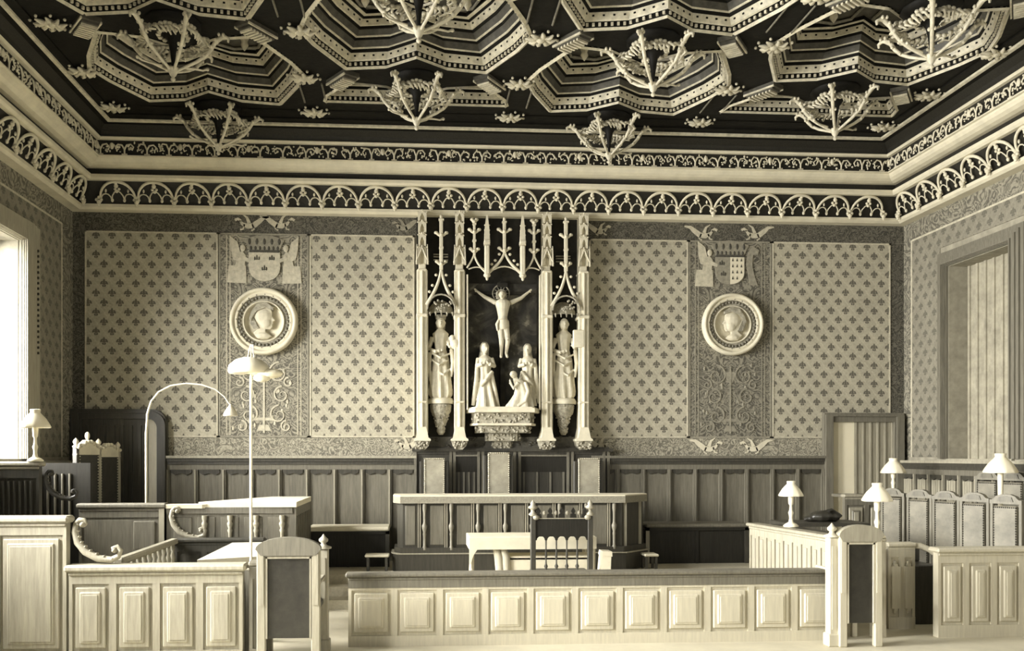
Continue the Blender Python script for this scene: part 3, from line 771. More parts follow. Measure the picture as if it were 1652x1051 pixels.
# centre bay
xa, xb = rx(750), rx(873); y = YR - .10
b = MB(); ogee(b, rx(786), rx(840), rz(444), rz(409), 0, y, .024); shaft(b, rx(812.5), rz(411), rz(362), .021, y, ((rz(407), .07), (rz(377), .08)))
b.tube([(lerp(rx(790), rx(836), i / 8), y, rz(441) + .07 * math.sin(PI * i / 8)) for i in range(9)], .011, 5)
b.build('centre_ogee_gable', 'stone', ret)
for (p0, p1, pm, nm) in ((753, 784, 764.5, 'side_ogee_gable'), (842, 871, 860, 'side_ogee_gable')):
    b = MB()
    xm_ = rx(pm)
    for xe, zl in ((rx(p0), rz(436 if p0 == 753 else 444)), (rx(p1), rz(444 if p0 == 753 else 436))):
        b.tube(bez((xe, y, zl), (lerp(xe, xm_, .5), y, zl + .08), (lerp(xe, xm_, .85), y, zl + .14), (xm_, y, rz(414)), 8), .014, 5)
    b.tube([(lerp(rx(p0) + .02, rx(p1) - .02, i / 8), y, rz(438) + .03 * math.sin(PI * i / 8)) for i in range(9)], .010, 5)
    shaft(b, xm_, rz(416), rz(366), .017, y, ((rz(409), .05), (rz(378), .065), (rz(362), .03)))
    b.box(xm_ - .026, xm_ + .026, y - .03, y + .03, rz(394), rz(391)); b.build(nm, 'stone', ret)
for px in (784.5, 841.5):
    b = MB(); x = rx(px)
    b.box(x - .032, x + .032, y - .07, y + .05, rz(447), rz(400), 0, .012); b.box(x - .042, x + .042, y - .08, y + .05, rz(398), rz(392), 0, .01)
    b.prism([(x - .04, rz(400)), (x + .04, rz(400)), (x + .03, rz(374)), (x + .008, rz(352)), (x - .008, rz(352)), (x - .03, rz(374))], y - .05, y + .03)
    for py in (390, 383, 376, 368): b.ell((x - .03, y - .03, rz(py)), .012, 5, 4); b.ell((x + .03, y - .03, rz(py)), .012, 5, 4)
    b.ell((x, y - .03, rz(448)), (.05, .05, .035), 8, 5); b.ell((x, y - .03, rz(453)), (.02, .02, .03), 6, 4)
    b.build('hanging_buttress', 'stone', ret)
b = MB()
for x in (xa + .03, xb - .03): b.tube([(x, YR - .08, rz(446)), (x, YR - .08, rz(662))], .013, 5)
b.build('frame_colonnette', 'stone', ret)
xm = (xa + xb) / 2
def half_slab(b, w, dep, z0, z1, mi=0):
    b.prism([(xm - w, D), (xm - w, D - dep * .45), (xm - w * .8, D - dep), (xm + w * .8, D - dep), (xm + w, D - dep * .45), (xm + w, D)], z0, z1, mi, 'xy')
b = MB(); half_slab(b, .50, .46, rz(667), rz(660)); half_slab(b, .47, .42, rz(660), rz(658)); b.build('console_slab', 'stone', ret)
b = MB()
for (w, dep, pa, pb) in ((.43, .38, 684, 667), (.38, .32, 699, 687), (.24, .22, 712, 699), (.14, .14, 724, 712)):
    half_slab(b, w, dep, rz(pa), rz(pb))
    for j in range(int(90 * w)):
        b.ell((xm + R.uniform(-w * .85, w * .85), D - dep, rz(R.uniform(pb + 2, pa - 1))), (.022, .02, .018), 5, 4)
    for j in range(8):
        for s in (-1, 1): b.ell((xm + s * w * R.uniform(.85, 1), D - dep * R.uniform(.4, .9), rz(R.uniform(pb + 2, pa - 1))), .018, 5, 4)
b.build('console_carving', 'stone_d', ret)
b = MB(); half_slab(b, .45, .41, rz(687.5), rz(684)); b.build('console_fillet', 'stone', ret)
b = MB(); b.box(rx(668), rx(985), D - .12, D, rz(733), rz(722)); b.build('lower_cornice', 'oak_d', ret)
for j in range(1):
    b = MB(); b.box(rx(672), rx(950), D - .08, D, rz(722), rz(705))
    for k in range(60): b.ell((rx(R.uniform(672, 950)), D - .085, rz(R.uniform(705, 722))), (.03, .02, .016), 5, 4)
    b.build('foliage_band', 'ceil_m', ret)

# ---------------------------------------------------------- figures
def robe(b, c, prof_, n, ph, amp=.10, seg=36):
    rings = []
    for z, rx_, ry_, dx, dy in prof_:
        ring = []
        for j in range(seg):
            q = 2 * PI * j / seg; k = 1 + amp * math.cos(n * q + ph + z * 4) * min(1, max(0, (prof_[-1][0] - z) / (prof_[-1][0] - prof_[0][0]) * 1.3))
            ring.append((c[0] + dx + rx_ * k * math.cos(q), c[1] + dy + ry_ * k * math.sin(q), c[2] + z))
        rings.append(ring)
    b.loft(rings, 0, True)
def cone(b, p0, p1, r0, r1, seg=9): b.tube([p0, p1], [r0, r1], seg)
def head(b, c, r, yaw=0, tilt=0):
    X = b.X or Matrix.Identity(4); T = X @ Matrix.Translation(c) @ Matrix.Rotation(yaw, 4, 'Z') @ Matrix.Rotation(tilt, 4, 'X'); o = b.X; b.X = T
    b.ell((0, 0, 0), (r * .78, r * .92, r), 12, 9); b.ell((0, -r * .25, -r * .5), (r * .5, r * .6, r * .5), 9, 6)
    b.tube([(0, -r * .85, r * .25), (0, -r * 1.12, -r * .12)], [r * .08, r * .17], 6); b.ell((0, -r * .92, -r * .38), (r * .22, r * .12, r * .07), 7, 4)
    for s in (-1, 1):
        b.ell((s * r * .3, -r * .84, r * .14), (r * .14, r * .1, r * .08), 6, 4); b.ell((s * r * .78, 0, 0), (r * .09, r * .18, r * .24), 6, 4)
    b.ell((0, -r * .80, r * .34), (r * .55, r * .20, r * .09), 8, 4)
    b.X = o
def hand(b, w, d, r=.016, spread=(1, 0, 0)):
    # palm, four fingers and a thumb
    w = Vector(w); d = Vector(d).normalized(); sp = Vector(spread); sp = (sp - d * sp.dot(d)).normalized()
    b.tube([w, w + d * r * 2.4], [r * .8, r * 1.15], 8)
    for k, l in zip((-1.1, -.4, .3, 1.0), (1.9, 2.4, 2.3, 1.7)):
        base = w + d * r * 2.2 + sp * (k * r * .8); b.tube([base, base + d * r * l * .6, base + d * r * l + Vector((0, -r * .5, 0))], [r * .36, r * .33, r * .26], 5)
    base = w + d * r * .8 - sp * r * .8; b.tube([base, base + (d - sp * .9).normalized() * r * 1.8], [r * .42, r * .3], 5)

# Christ on the cross
cx_, cy_ = rx(811.5), D - .16
cr = thing('wall_crucifix', 'dark cross with a pale crucified figure in the centre of the altarpiece', 'crucifix', (0, 0, 0))
b = MB(); b.box(cx_ - .03, cx_ + .03, cy_ + .04, cy_ + .075, rz(650), rz(452)); b.box(rx(766), rx(856), cy_ + .035, cy_ + .07, rz(474), rz(469)); b.box(cx_ - .07, cx_ + .07, cy_ + .02, cy_ + .045, rz(462), rz(455)); b.build('cross', 'nichebk', cr)
b = MB(); Zp = rz
sh = [(rx(798), Zp(486)), (rx(826), Zp(486))]
b.lathe((cx_, cy_, 0), [(.05, Zp(528)), (.072, Zp(520)), (.064, Zp(511)), (.082, Zp(500)), (.105, Zp(490)), (.09, Zp(485)), (.03, Zp(481)), (.025, Zp(477))], 14, caps=True)
b.X = Matrix.Translation((0, cy_, 0)) @ Matrix.Diagonal((1, .62, 1, 1)) @ Matrix.Translation((0, -cy_, 0))
b.X = None
cone(b, (rx(800), cy_, Zp(488)), (rx(783), cy_ + .01, Zp(479)), .036, .026); cone(b, (rx(783), cy_ + .01, Zp(479)), (rx(771), cy_ + .02, Zp(470)), .026, .016)
cone(b, (rx(824), cy_, Zp(488)), (rx(841), cy_ + .01, Zp(480)), .036, .026); cone(b, (rx(841), cy_ + .01, Zp(480)), (rx(853), cy_ + .02, Zp(470)), .026, .016)
hand(b, (rx(771), cy_ + .02, Zp(470)), (-.7, 0, .6), .014, (0, 0, 1)); hand(b, (rx(853), cy_ + .02, Zp(470)), (.7, 0, .6), .014, (0, 0, 1))
for s, kx, fx in ((-1, rx(809), rx(809)), (1, rx(819), rx(817))):
    cone(b, (cx_ + s * .035, cy_, Zp(524)), (kx, cy_ - .05, Zp(549)), .052, .036); cone(b, (kx, cy_ - .05, Zp(549)), (fx, cy_ - .01, Zp(570)), .038, .021)
    cone(b, (fx, cy_ - .01, Zp(570)), (fx + s * .01, cy_ - .07, Zp(577)), .021, .019)
head(b, (rx(810), cy_ - .045, Zp(476)), .056, -.25, .45)
o = b.solid('christ_body', 'marble', cr, .006, 2)
b = MB(); b.lathe((cx_, cy_, 0), [(.07, Zp(532)), (.086, Zp(526)), (.082, Zp(518)), (.070, Zp(515)), (.062, Zp(515))], 18, ruffle=(.06, 7))
b.tube([(cx_ - .06, cy_ - .05, Zp(518)), (cx_ - .085, cy_ - .06, Zp(524)), (cx_ - .075, cy_ - .05, Zp(534))], [.02, .024, .012], 6); b.build('loincloth', 'stone', o)
b = MB()
for k in range(12):
    q = PI * k / 11; b.tube([(rx(809) + .05 * math.cos(q), cy_ - .03, Zp(474) + .03 * math.sin(q) + .02), (rx(809) + .062 * math.cos(q), cy_ - .01, Zp(474) + .045 * math.sin(q)), (rx(809) + .062 * math.cos(q), cy_, Zp(482))], [.013, .014, .008], 5)
b.build('hair', 'stone_d', o)
b = MB()
b.tube([(rx(809) + .115 * math.cos(q), cy_ + .035, Zp(472) + .115 * math.sin(q)) for q in [2 * PI * i / 24 for i in range(25)]], .009, 5)
for k in range(12): q = 2 * PI * k / 12; b.tube([(rx(809) + .05 * math.cos(q), cy_ + .035, Zp(472) + .05 * math.sin(q)), (rx(809) + .11 * math.cos(q), cy_ + .035, Zp(472) + .11 * math.sin(q))], .004, 4)
b.build('halo', 'stone_d', cr)

def mourner(px, ptop, pbot, label, flip=1, kneel=False, yaw=0, lean=0):
    H = rz(ptop) - rz(pbot); k = H / .88
    t = thing('carved_figure', label, 'statue', (rx(px), D - .22, rz(pbot)), yaw)
    b = MB(); b.X = Matrix.Diagonal((k * flip * (1.35 if kneel else .9), k, k * (1.0 if not kneel else 1.12), 1))
    hr = .066
    if not kneel:
        robe(b, (0, 0, 0), [(0, .17, .12, .03, 0), (.03, .165, .12, .03, 0), (.2, .13, .10, .02, 0), (.4, .105, .085, .0, 0), (.5, .085, .07, -.01, 0), (.6, .10, .075, -.01, 0), (.68, .115, .07, -.01, 0), (.71, .07, .05, -.01, 0), (.735, .03, .03, -.01, 0)], 7, .5, .19)
        b.tube([(-.01, 0, .7), (-.01, -.01, .79)], [.032, .028], 8); head(b, (-.01, -.035, .82), hr * 1.08, .35, .2)
        for s in (-1, 1):
            b.tube([(s * .095 - .01, 0, .68), (s * .125, -.03, .58), (s * .05, -.10, .60)], [.042, .038, .03], 8); hand(b, (s * .05, -.10, .60), (-s * .8, -.1, .6), .017, (0, 0, 1))
        # mantle falling from the forearm
        b.tube([(-.13, -.04, .60), (-.14, -.05, .40), (-.17, -.03, .18), (-.19, -.02, .04)], [.03, .035, .035, .03], 8, flat=.6)
        b.tube([(.10, -.06, .50), (.0, -.11, .38), (-.08, -.09, .30)], [.03, .03, .02], 7); b.tube([(.09, -.05, .46), (.14, -.06, .25), (.19, -.03, .03)], [.03, .032, .028], 7)
    else:
        robe(b, (0, 0, 0), [(0, .25, .15, .0, 0), (.05, .25, .15, .0, 0), (.18, .20, .13, .03, 0), (.32, .16, .12, .05, 0), (.48, .13, .11, .04, 0), (.62, .12, .09, -.01, 0), (.69, .08, .06, -.06, 0)], 6, .2, .19)
        b.tube([(-.05, 0, .65), (-.10, -.02, .76)], [.04, .035], 8); head(b, (-.13, -.03, .80), .09, -.8, .5)
        b.tube([(-.04, -.08, .60), (-.14, -.11, .46), (-.20, -.10, .60)], [.05, .045, .035], 8); hand(b, (-.20, -.10, .60), (-.1, 0, 1), .022, (0, 1, 0))
        b.tube([(.1, -.1, .62), (.16, -.13, .4), (.1, -.14, .15), (-.05, -.13, .04)], [.03, .035, .035, .03], 7)
    b.solid('robed_body', 'marble', t, .0065, 1)
    if not kneel:
        b = MB(); b.X = Matrix.Diagonal((k * flip, k, k, 1))
        b.tube([(-.01, .02, .905), (-.01, .04, .86), (-.01, .045, .78), (-.02, .05, .70)], [.035, .064, .062, .07], 10); b.build('hood', 'stone_d', t)
    return t
mourner(783, 556, 660, 'pale carved woman in long robes standing left of the crucifix foot on the console', 1)
mourner(850, 558, 656, 'pale carved standing figure right on the console, behind the kneeling one', -1)
kn = mourner(837, 607, 659, 'pale carved kneeling woman with joined hands at the foot of the crucifix', 1, True); kn.location.y = D - .33

def saint(pxm, label, book):
    z0, z1 = rz(643), rz(508); H = z1 - z0; k = H / 1.18
    t = thing('saint_statue', label, 'statue', (rx(pxm), D - .13, z0)); b = MB(); b.X = Matrix.Diagonal((k, k, k, 1))
    robe(b, (0, 0, .05), [(-.05, .12, .10, 0, 0), (0, .145, .11, 0, 0), (.05, .15, .11, 0, 0), (.3, .135, .10, 0, 0), (.5, .115, .085, 0, 0), (.64, .078, .065, 0, 0), (.76, .092, .07, 0, 0), (.86, .118, .065, 0, 0), (.905, .07, .045, 0, 0), (.94, .03, .03, 0, 0)], 8, .8 if book else .1, .18)
    b.tube([(0, 0, .93), (0, -.005, 1.04)], [.036, .032], 8); head(b, (0, -.03, 1.06), .085)
    b.tube([(-.115, 0, .86), (-.165, -.01, .70), (-.06, -.14, .64)], [.036, .032, .024], 8); hand(b, (-.06, -.13, .66), (.9, -.1, .1), .019, (0, 0, 1))
    b.tube([(.115, 0, .86), (.17, -.02, .70), (.12, -.14, .72)], [.036, .032, .024], 8); hand(b, (.12, -.13, .72), (-.3, -.2, .8), .019)
    for (x0, x1, zz) in ((-.15, .14, .60), (-.14, .10, .50), (.13, -.06, .36)): b.tube([(x0, -.05, zz + .05), ((x0 + x1) / 2, -.13, zz - .04), (x1, -.07, zz + .03)], [.018, .02, .014], 6)
    b.tube([(.15, -.06, .68), (.17, -.07, .5), (.15, -.07, .3)], [.03, .03, .015], 6); b.tube([(-.15, -.06, .64), (-.16, -.07, .4), (-.13, -.07, .12)], [.025, .025, .015], 6)
    b.solid('robed_body', 'marble', t, .0075, 1)
    b = MB(); b.X = Matrix.Diagonal((k, k, k, 1))
    if book: b.box(.10, .26, -.20, -.14, .72, .96, 0, .012); b.box(.115, .265, -.195, -.145, .715, .95); b.build('tablet', 'stone', t)
    else:
        b.ell((.20, -.12, .76), (.085, .07, .08), 9, 7); b.ell((.16, -.14, .83), (.045, .045, .05), 8, 6); b.build('held_child', 'stone', t)
    b = MB(); b.X = Matrix.Diagonal((k, k, k, 1))
    b.tube([(0, .03, 1.10), (0, .06, 1.04), (0, .055, .92)], [.05, .07, .06], 9)
    if not book: b.lathe((0, 0, 0), [(.07, 1.11), (.085, 1.17), (.075, 1.175), (.06, 1.12)], 12)
    b.build('hair', 'stone_d', t)
saint(711, 'pale stone statue of a crowned woman holding a child, in the left niche', False)
saint(911, 'pale stone statue of a robed figure holding a tablet, in the right niche', True)

# ================================================================ MEDALLIONS
def medallion(px, py, rad, s, label):
    c = W(px, py, D); t = thing('portrait_medallion', label, 'medallion', (c.x, D - .012, c.z))
    b = MB(); k = rad
    b.lathe((0, 0, 0), [(k * .97, 0), (k, .05), (k * .98, .10), (k * .93, .125), (k * .88, .11), (k * .86, .085), (k * .84, .085), (k * .80, .10), (k * .76, .085)], 48, 0, True, None, 'y'); b.build('outer_ring', 'plaster', t)
    b = MB(); b.lathe((0, 0, 0), [(k * .78, .085), (k * .74, .06), (k * .66, .055), (k * .61, .06)], 48, 0, True, None, 'y'); b.build('carved_band', 'stone_d', t)
    b = MB(); b.lathe((0, 0, 0), [(k * .61, .06), (k * .60, .075), (k * .57, .07), (k * .56, .03), (k * .5, .015), (.01, .008)], 48, 0, True, None, 'y'); b.build('dished_field', 'plaster', t)
    b = MB()
    for i in range(40):
        q = 2 * PI * i / 40; b.ell((k * .70 * math.cos(q), -.07, k * .70 * math.sin(q)), (.018 + .008 * (i % 2), .016, .022), 6, 4)
        if i % 2: b.ell((k * .79 * math.cos(q + .1), -.09, k * .79 * math.sin(q + .1)), (.012, .012, .012), 5, 4)
    b.build('wreath', 'gilt_m', t)
    b = MB(); q = k * .56
    face = [(-.55, -.62), (-.35, -.45), (-.30, -.30), (-.55, -.1), (-.60, .3), (-.45, .62), (-.1, .80), (.28, .74), (.42, .55), (.46, .34), (.44, .26), (.62, .04), (.48, .0), (.50, -.10), (.45, -.16), (.46, -.28), (.36, -.42), (.08, -.42), (.10, -.60), (.42, -.78), (.2, -.92), (-.3, -.92)]
    b.prism([(s * x * q, z * q) for x, z in face], -.075, -.02)
    b.ell((s * -.02 * q, -.06, .22 * q), (.46 * q, .05, .46 * q), 12, 8); b.ell((s * .1 * q, -.07, -.08 * q), (.3 * q, .04, .3 * q), 10, 7); b.ell((s * -.05 * q, -.05, -.75 * q), (.42 * q, .05, .2 * q), 10, 6)
    b.solid('portrait_head', 'stone', t, .009, 3)
    b = MB()
    b.prism([(s * x * q, z * q) for x, z in [(-.66, .42), (-.35, .88), (.15, .98), (.52, .72), (.50, .58), (.1, .70), (-.3, .55), (-.55, .25), (-.62, -.02), (-.74, .1)]], -.10, -.03)
    for i in range(6): b.tube([(s * (-.6 + .03 * i) * q, -.08, (.3 - .05 * i) * q), (s * (-.66 + .06 * i) * q, -.085, (-.1 - .02 * i) * q), (s * (-.5 + .05 * i) * q, -.08, (-.4) * q)], .010, 5)
    b.build('cap_and_hair', 'stone_d', t)
medallion(427, 520, .46, 1, 'round pale medallion with a profile head facing right, left of the altarpiece')
medallion(1179, 525, .44, -1, 'round pale medallion with a profile head facing left, right of the altarpiece')
# ================================================================ FURNITURE
YD2 = 10.75
fl.data.vertices  # dais mesh is rebuilt below with its two front steps
bpy.data.objects.remove(fl)
b = MB(); b.box(XL, XR, YD2, D, 0, DZ); b.box(W(505, 900, YD2).x, W(640, 900, YD2).x, YD2 - .28, YD2, 0, .22); b.box(W(505, 900, YD2).x, W(640, 900, YD2).x, YD2 - .56, YD2 - .28, 0, .11)
struct(b.build('trim_1', 'carpet'))

def run(name, label, cat, p0, p1, z0, z1, n, style='raised', mats=('oak', 'oak_l', 'oak_d'), th=.05, cap=.05, capout=.045, group=None, posts=True, top_band=.10, base=.12):
    """a straight framed partition from p0 to p1 (xy); the front looks to the right-hand side of p0->p1 (local -y)"""
    p0 = Vector(p0[:2]); p1 = Vector(p1[:2]); L = (p1 - p0).length; an = math.atan2(p1.y - p0.y, p1.x - p0.x)
    t = thing(name, label, cat, (p0.x, p0.y, z0), an, group)
    H = z1 - z0 - cap
    b = MB(); b.box(0, L, 0, th, 0, H, 0); b.box(0, L, -.02, 0, 0, base, 0); b.box(0, L, -.015, 0, H - top_band, H, 0)
    w = L / n
    for k in range(n + 1):
        x = k * w; b.box(max(0, x - .03), min(L, x + .03), -.015, 0, base, H - top_band, 0)
    b.build('frame', mats[0], t)
    b = MB()
    for k in range(n):
        xa, xb = k * w + .055, (k + 1) * w - .055; za, zb = base + .03, H - top_band - .03
        if style == 'raised':
            b.box(xa, xb, -.022, 0, za, zb, 0, .008); b.box(xa + .035, xb - .035, -.034, 0, za + .035, zb - .035, 1, .012); b.box(xa + .06, xb - .06, -.040, 0, za + .06, zb - .06, 0, .004)
        elif style == 'flute':
            m_ = max(3, int((xb - xa) / .055))
            for j in range(m_): x = lerp(xa, xb, (j + .5) / m_); b.tube([(x, -.004, za), (x, -.004, zb)], .014, 6, 1)
        elif style == 'linen':
            b.box(xa, xb, -.012, 0, za, zb, 0); xm_ = (xa + xb) / 2
            b.prism([(xa, zb), (xa, zb - .05), ((xa + xm_) / 2, zb - .02), (xm_, zb - .05), ((xm_ + xb) / 2, zb - .02), (xb, zb - .05), (xb, zb)], -.02, 0, 2)
        elif style == 'plain':
            b.box(xa, xb, -.006, 0, za, zb, 0, .004)
    b.build('panel', [mats[1], mats[0], mats[2]], t)
    b = MB(); b.box(-capout * .5, L + capout * .5, -capout, th + capout, H, H + cap, 0, cap * .3); b.box(0, L, -capout * .55, 0, H - .03, H, 0, .008); b.build('cap_rail', mats[1], t)
    return t
def volute(parent, x0, z0, s, k, mat_, name='scroll', y=-.05, th=.10):
    """C-shaped carved scroll: upper curl at (x0, z0), sweeping down and outwards (s = +1 to the right)"""
    b = MB(); P = lambda a, c: (x0 + s * a * k, y + th / 2, z0 + c * k)
    main = [P(a, c) for a, c in [(.20, .02), (.16, .10), (.08, .10), (.02, .03), (.0, -.10), (.05, -.28), (.18, -.44), (.38, -.55), (.60, -.58), (.72, -.52), (.76, -.42), (.70, -.35), (.62, -.38), (.64, -.44)]]
    b.tube(main, [.02 * k, .035 * k, .042 * k, .045 * k, .055 * k, .065 * k, .07 * k, .065 * k, .055 * k, .045 * k, .04 * k, .035 * k, .028 * k, .02 * k], 10, 0, True, 1.0)
    b.ell(P(.14, .02), (.05 * k, .06, .05 * k), 8, 6)
    b.ell(P(.66, -.42), (.04 * k, .06, .04 * k), 8, 6)
    for i in range(9):
        t = i / 8; a, c = bez((.03, .0), (.0, -.3), (.2, -.5), (.6, -.57), 8)[i]; b.ell(P(a + .03, c + .02), (.022 * k, .07 * k, .022 * k), 6, 4)
    o = b.build(name, mat_, parent); return o

# ---- front barrier
YB = 8.2
zb_ = W(900, 922, YB).z
run('front_barrier', 'long low pale panelled barrier with darker cap across the front of the court', 'barrier', (W(562, 0, YB).x, YB), (W(1350, 0, YB).x, YB), 0, zb_, 11, 'raised', ('oak_xl', 'oak_xl', 'oak'), .06, .04, .05, top_band=.12, base=.1)
cp = [o for o in bpy.data.objects if o.name.startswith('cap_rail')][-1]
cp.data.materials.clear(); cp.data.materials.append(M['oak'])
b = MB(); b.box(0, W(1350, 0, YB).x - W(562, 0, YB).x, -.02, -.012, zb_ - .14, zb_ - .045); b.build('upper_band', 'oak', cp.parent)

# ---- newel posts with finials
def newel(px, ytop, y, label, lite):
    z1 = W(px, ytop, y).z; t = thing('newel_post', label, 'post', (W(px, 0, y).x, y, 0))
    b = MB(); b.box(-.045, .045, -.045, .045, 0, z1 - .12, 0, .01); b.box(-.06, .06, -.06, .06, 0, .12, 0, .01)
    for s in (-1, 1): b.box(-.02, .02, *sorted((s * .045, s * .052)), .16, z1 - .2)
    b.build('post', lite, t)
    b = MB(); b.lathe((0, 0, z1 - .12), [(.07, 0), (.072, .015), (.03, .03), (.02, .05), (.04, .065), (.042, .085), (.02, .105), (.004, .13)], 12); b.build('finial', lite, t)
newel(522, 864, 8.0, 'slim turned post with knob finial to the right of the left arched chair', 'oak_l')
newel(1342, 846, 7.95, 'slim post with knob finial just left of the right arched chair', 'oak_xl')

# ---- high-backed arched chairs seen from behind
def arched_chair(px, ytop, wpx, y, label, lite, z0=0.0):
    p = W(px, ytop, y); w = wpx / W(px, ytop, y - .0).y * y * (y / F) / 1.0
    w = wpx / F * y * 1.0; z1 = p.z
    t = thing('high_back_chair', label, 'chair', (p.x, y, z0)); hw = w / 2; H = z1 - z0
    for s in (-1, 1):
        b = MB(); xa, xb = sorted((s * hw, s * (hw - .075))); b.box(xa, xb, -.03, .03, 0, H - .10, 0, .008); b.box(xa + .015, xb - .015, -.038, -.03, .5, H - .14); b.build('stile', lite, t)
        b = MB(); b.box(*sorted((s * (hw - .01), s * (hw - .06))), .42, .47, 0, .46, 0, .006); b.build('leg', lite, t)
        b = MB(); b.box(*sorted((s * (hw), s * (hw - .06))), .02, .48, .66, .70, 0, .01); b.box(*sorted((s * (hw - .01), s * (hw - .05))), .42, .46, .46, .66); b.build('arm', lite, t)
    b = MB(); n_ = 14
    top = [(hw * math.cos(PI * i / n_) * 1.03, H - .10 + .10 * math.sin(PI * i / n_)) for i in range(n_ + 1)]
    bot = [(-hw * .86, H - .155), (hw * .86, H - .155)]
    b.prism(top + bot, -.04, .04); b.box(-hw * .86, hw * .86, -.03, .03, H - .165, H - .12); b.build('crest_rail', 'oak' if lite == 'oak_l' else 'oak_l', t)
    b = MB(); b.box(-hw + .075, hw - .075, -.012, .02, .22, H - .16); b.build('leather_panel', 'leather', t)
    b = MB()
    for s in (-1, 1): b.box(*sorted((s * (hw - .075), s * (hw - .09))), -.03, -.012, .22, H - .165)
    b.box(-hw + .075, hw - .075, -.03, -.012, H - .18, H - .165); b.build('panel_bead', lite, t)
    b = MB(); b.box(-hw + .02, hw - .02, .0, .48, .42, .50, 0, .02); b.build('seat', 'leather', t)
    return t
arched_chair(466, 867, 100, 7.55, 'arched high-backed chair with dark leather panel, at the left front', 'oak_l')
arched_chair(1387, 847, 74, 7.9, 'arched high-backed chair with dark panel, at the right end of the long barrier', 'oak_xl')

# ---- left front partition, tall part, scroll and low part
YL = 7.6
zt1 = W(55, 833, YL).z; zt2 = W(230, 911, YL).z
xa, xb, xc = XL + .0, W(108, 0, YL).x, W(392, 0, YL).x
t = run('panelled_partition', 'tall pale panelled partition with moulded cap, at the left edge', 'partition', (xa, YL), (xb, YL), 0, zt1, 3, 'raised', ('oak_l', 'oak_l', 'oak'), .07, .06, .05)
t2 = run('panelled_partition', 'lower panelled partition with carved scroll at its left end, in front of the dock', 'partition', (xb + .02, YL), (xc, YL), 0, zt2, 4, 'raised', ('oak_l', 'oak_l', 'oak'), .07, .06, .06)
volute(t2, .03, zt2 + .325, 1, .50, 'oak_l', 'carved_scroll', -.0, .07)
# end return of the low partition
run('panelled_partition', 'short dark end panel of the low partition, just left of the arched chair', 'partition', (xc + .05, YL + .02), (xc + .16, YL + .02), 0, zt2 + .02, 1, 'plain', ('oak', 'oak', 'oak_d'), .07, .05, .02)

# ---- dock rail with balusters going back, then across
p0 = WZ(190, 901, E - .9); p1 = WZ(282, 869, E - .9)
def baluster_rail(label, q0, q1, ztop, nb, m1='oak_l', m2='oak_l'):
    q0 = Vector(q0[:2]); q1 = Vector(q1[:2]); L = (q1 - q0).length; an = math.atan2(q1.y - q0.y, q1.x - q0.x)
    t = thing('baluster_rail', label, 'railing', (q0.x, q0.y, 0), an)
    b = MB(); b.box(0, L, -.045, .045, ztop - .06, ztop, 0, .015); b.build('hand_rail', m1, t)
    b = MB(); b.box(0, L, -.025, .025, 0, ztop - .36, 0); b.box(0, L, -.04, .04, ztop - .38, ztop - .35, 0); b.build('lower_panel', 'oak_d', t)
    for k in range(nb):
        c = MB(); c.lathe((L * (k + .5) / nb, 0, ztop - .35), [(.028, 0), (.028, .04), (.014, .06), (.026, .12), (.03, .15), (.013, .21), (.024, .24), (.024, .29)], 8); c.build('baluster', m2, t)
    return t
baluster_rail('dark baluster rail of the dock running back towards the wall at the left', p0, p1, E - .9, 11)
q1 = W(425, 869, p1.y)
run('dock_partition', 'dark inner wall of the dock with a pale top rail, behind the low partition', 'partition', (p1.x, p1.y), (q1.x, p1.y), 0, E - .9, 3, 'plain', ('oak_d', 'oak_d', 'ebony'), .05, .05, .04)
# pale table inside
def slab_table(name, label, pix, z, th, m, legs=True, cat='table', legm='oak_d'):
    pts = [WZ(x, y, z) for x, y in pix]; c = sum((Vector((p.x, p.y)) for p in pts), Vector((0, 0))) / len(pts)
    t = thing(name, label, cat, (c.x, c.y, 0)); b = MB(); b.prism([(p.x - c.x, p.y - c.y) for p in pts], z - th, z, 0, 'xy'); b.build('table_top', m, t)
    for p in pts:
        q = Vector((p.x - c.x, p.y - c.y)) * .88; l = MB(); l.box(q.x - .03, q.x + .03, q.y - .03, q.y + .03, 0, z - th); l.build('leg', legm, t)
    return t
slab_table('writing_table', 'pale topped table narrowing backwards, left of the tall white floor lamp', [(318, 904), (436, 897), (446, 875), (375, 876)], E - .93, .05, 'cloth')
run('panelled_partition', 'dark slatted board under the pale table top left of the arched chair', 'partition', (W(318, 0, 7.95).x, 7.95), (W(430, 0, 7.95).x, 7.95), 0, E - .99, 4, 'flute', ('oak', 'oak_l', 'oak_d'), .03, .02, .01)

# ---- second row: plain panel and clerk's desk
Y2 = 10.15
zt3 = W(300, 812, Y2).z
xa, xb, xc = W(128, 0, Y2).x, W(266, 0, Y2).x, W(472, 0, Y2).x
t = run('box_partition', 'dark panelled box front with a pale top rail, below the two carved finial chairs', 'partition', (xa, Y2), (xb, Y2), 0, zt3, 1, 'plain', ('oak', 'oak', 'oak_d'), .05, .06, .05)
L_ = xb - xa
b = MB(); b.box(L_ - .06, L_, -.03, .05, 0, zt3 - .05); b.build('end_post', 'oak_l', t)
b = MB(); b.box(L_ - .34, L_ - .1, -.03, -.01, zt3 - .52, zt3 - .2, 0, .01); b.build('raised_field', 'oak', t)
dk = thing('clerk_desk', 'large pale-topped desk with baluster front and carved scroll, behind the pole lamp', 'desk', (xb + .02, Y2, 0)); L = xc - xb - .02; bk = 1.35
b = MB(); b.prism([(.35, 0), (L + .05, -.05), (L + .05, bk), (.95, bk)], zt3 - .05, zt3 + .01, 0, 'xy'); b.prism([(0, -.04), (.4, -.04), (.9, .3), (0, .05)], zt3 - .06, zt3 - .015, 0, 'xy'); b.build('desk_top', 'cloth', dk)
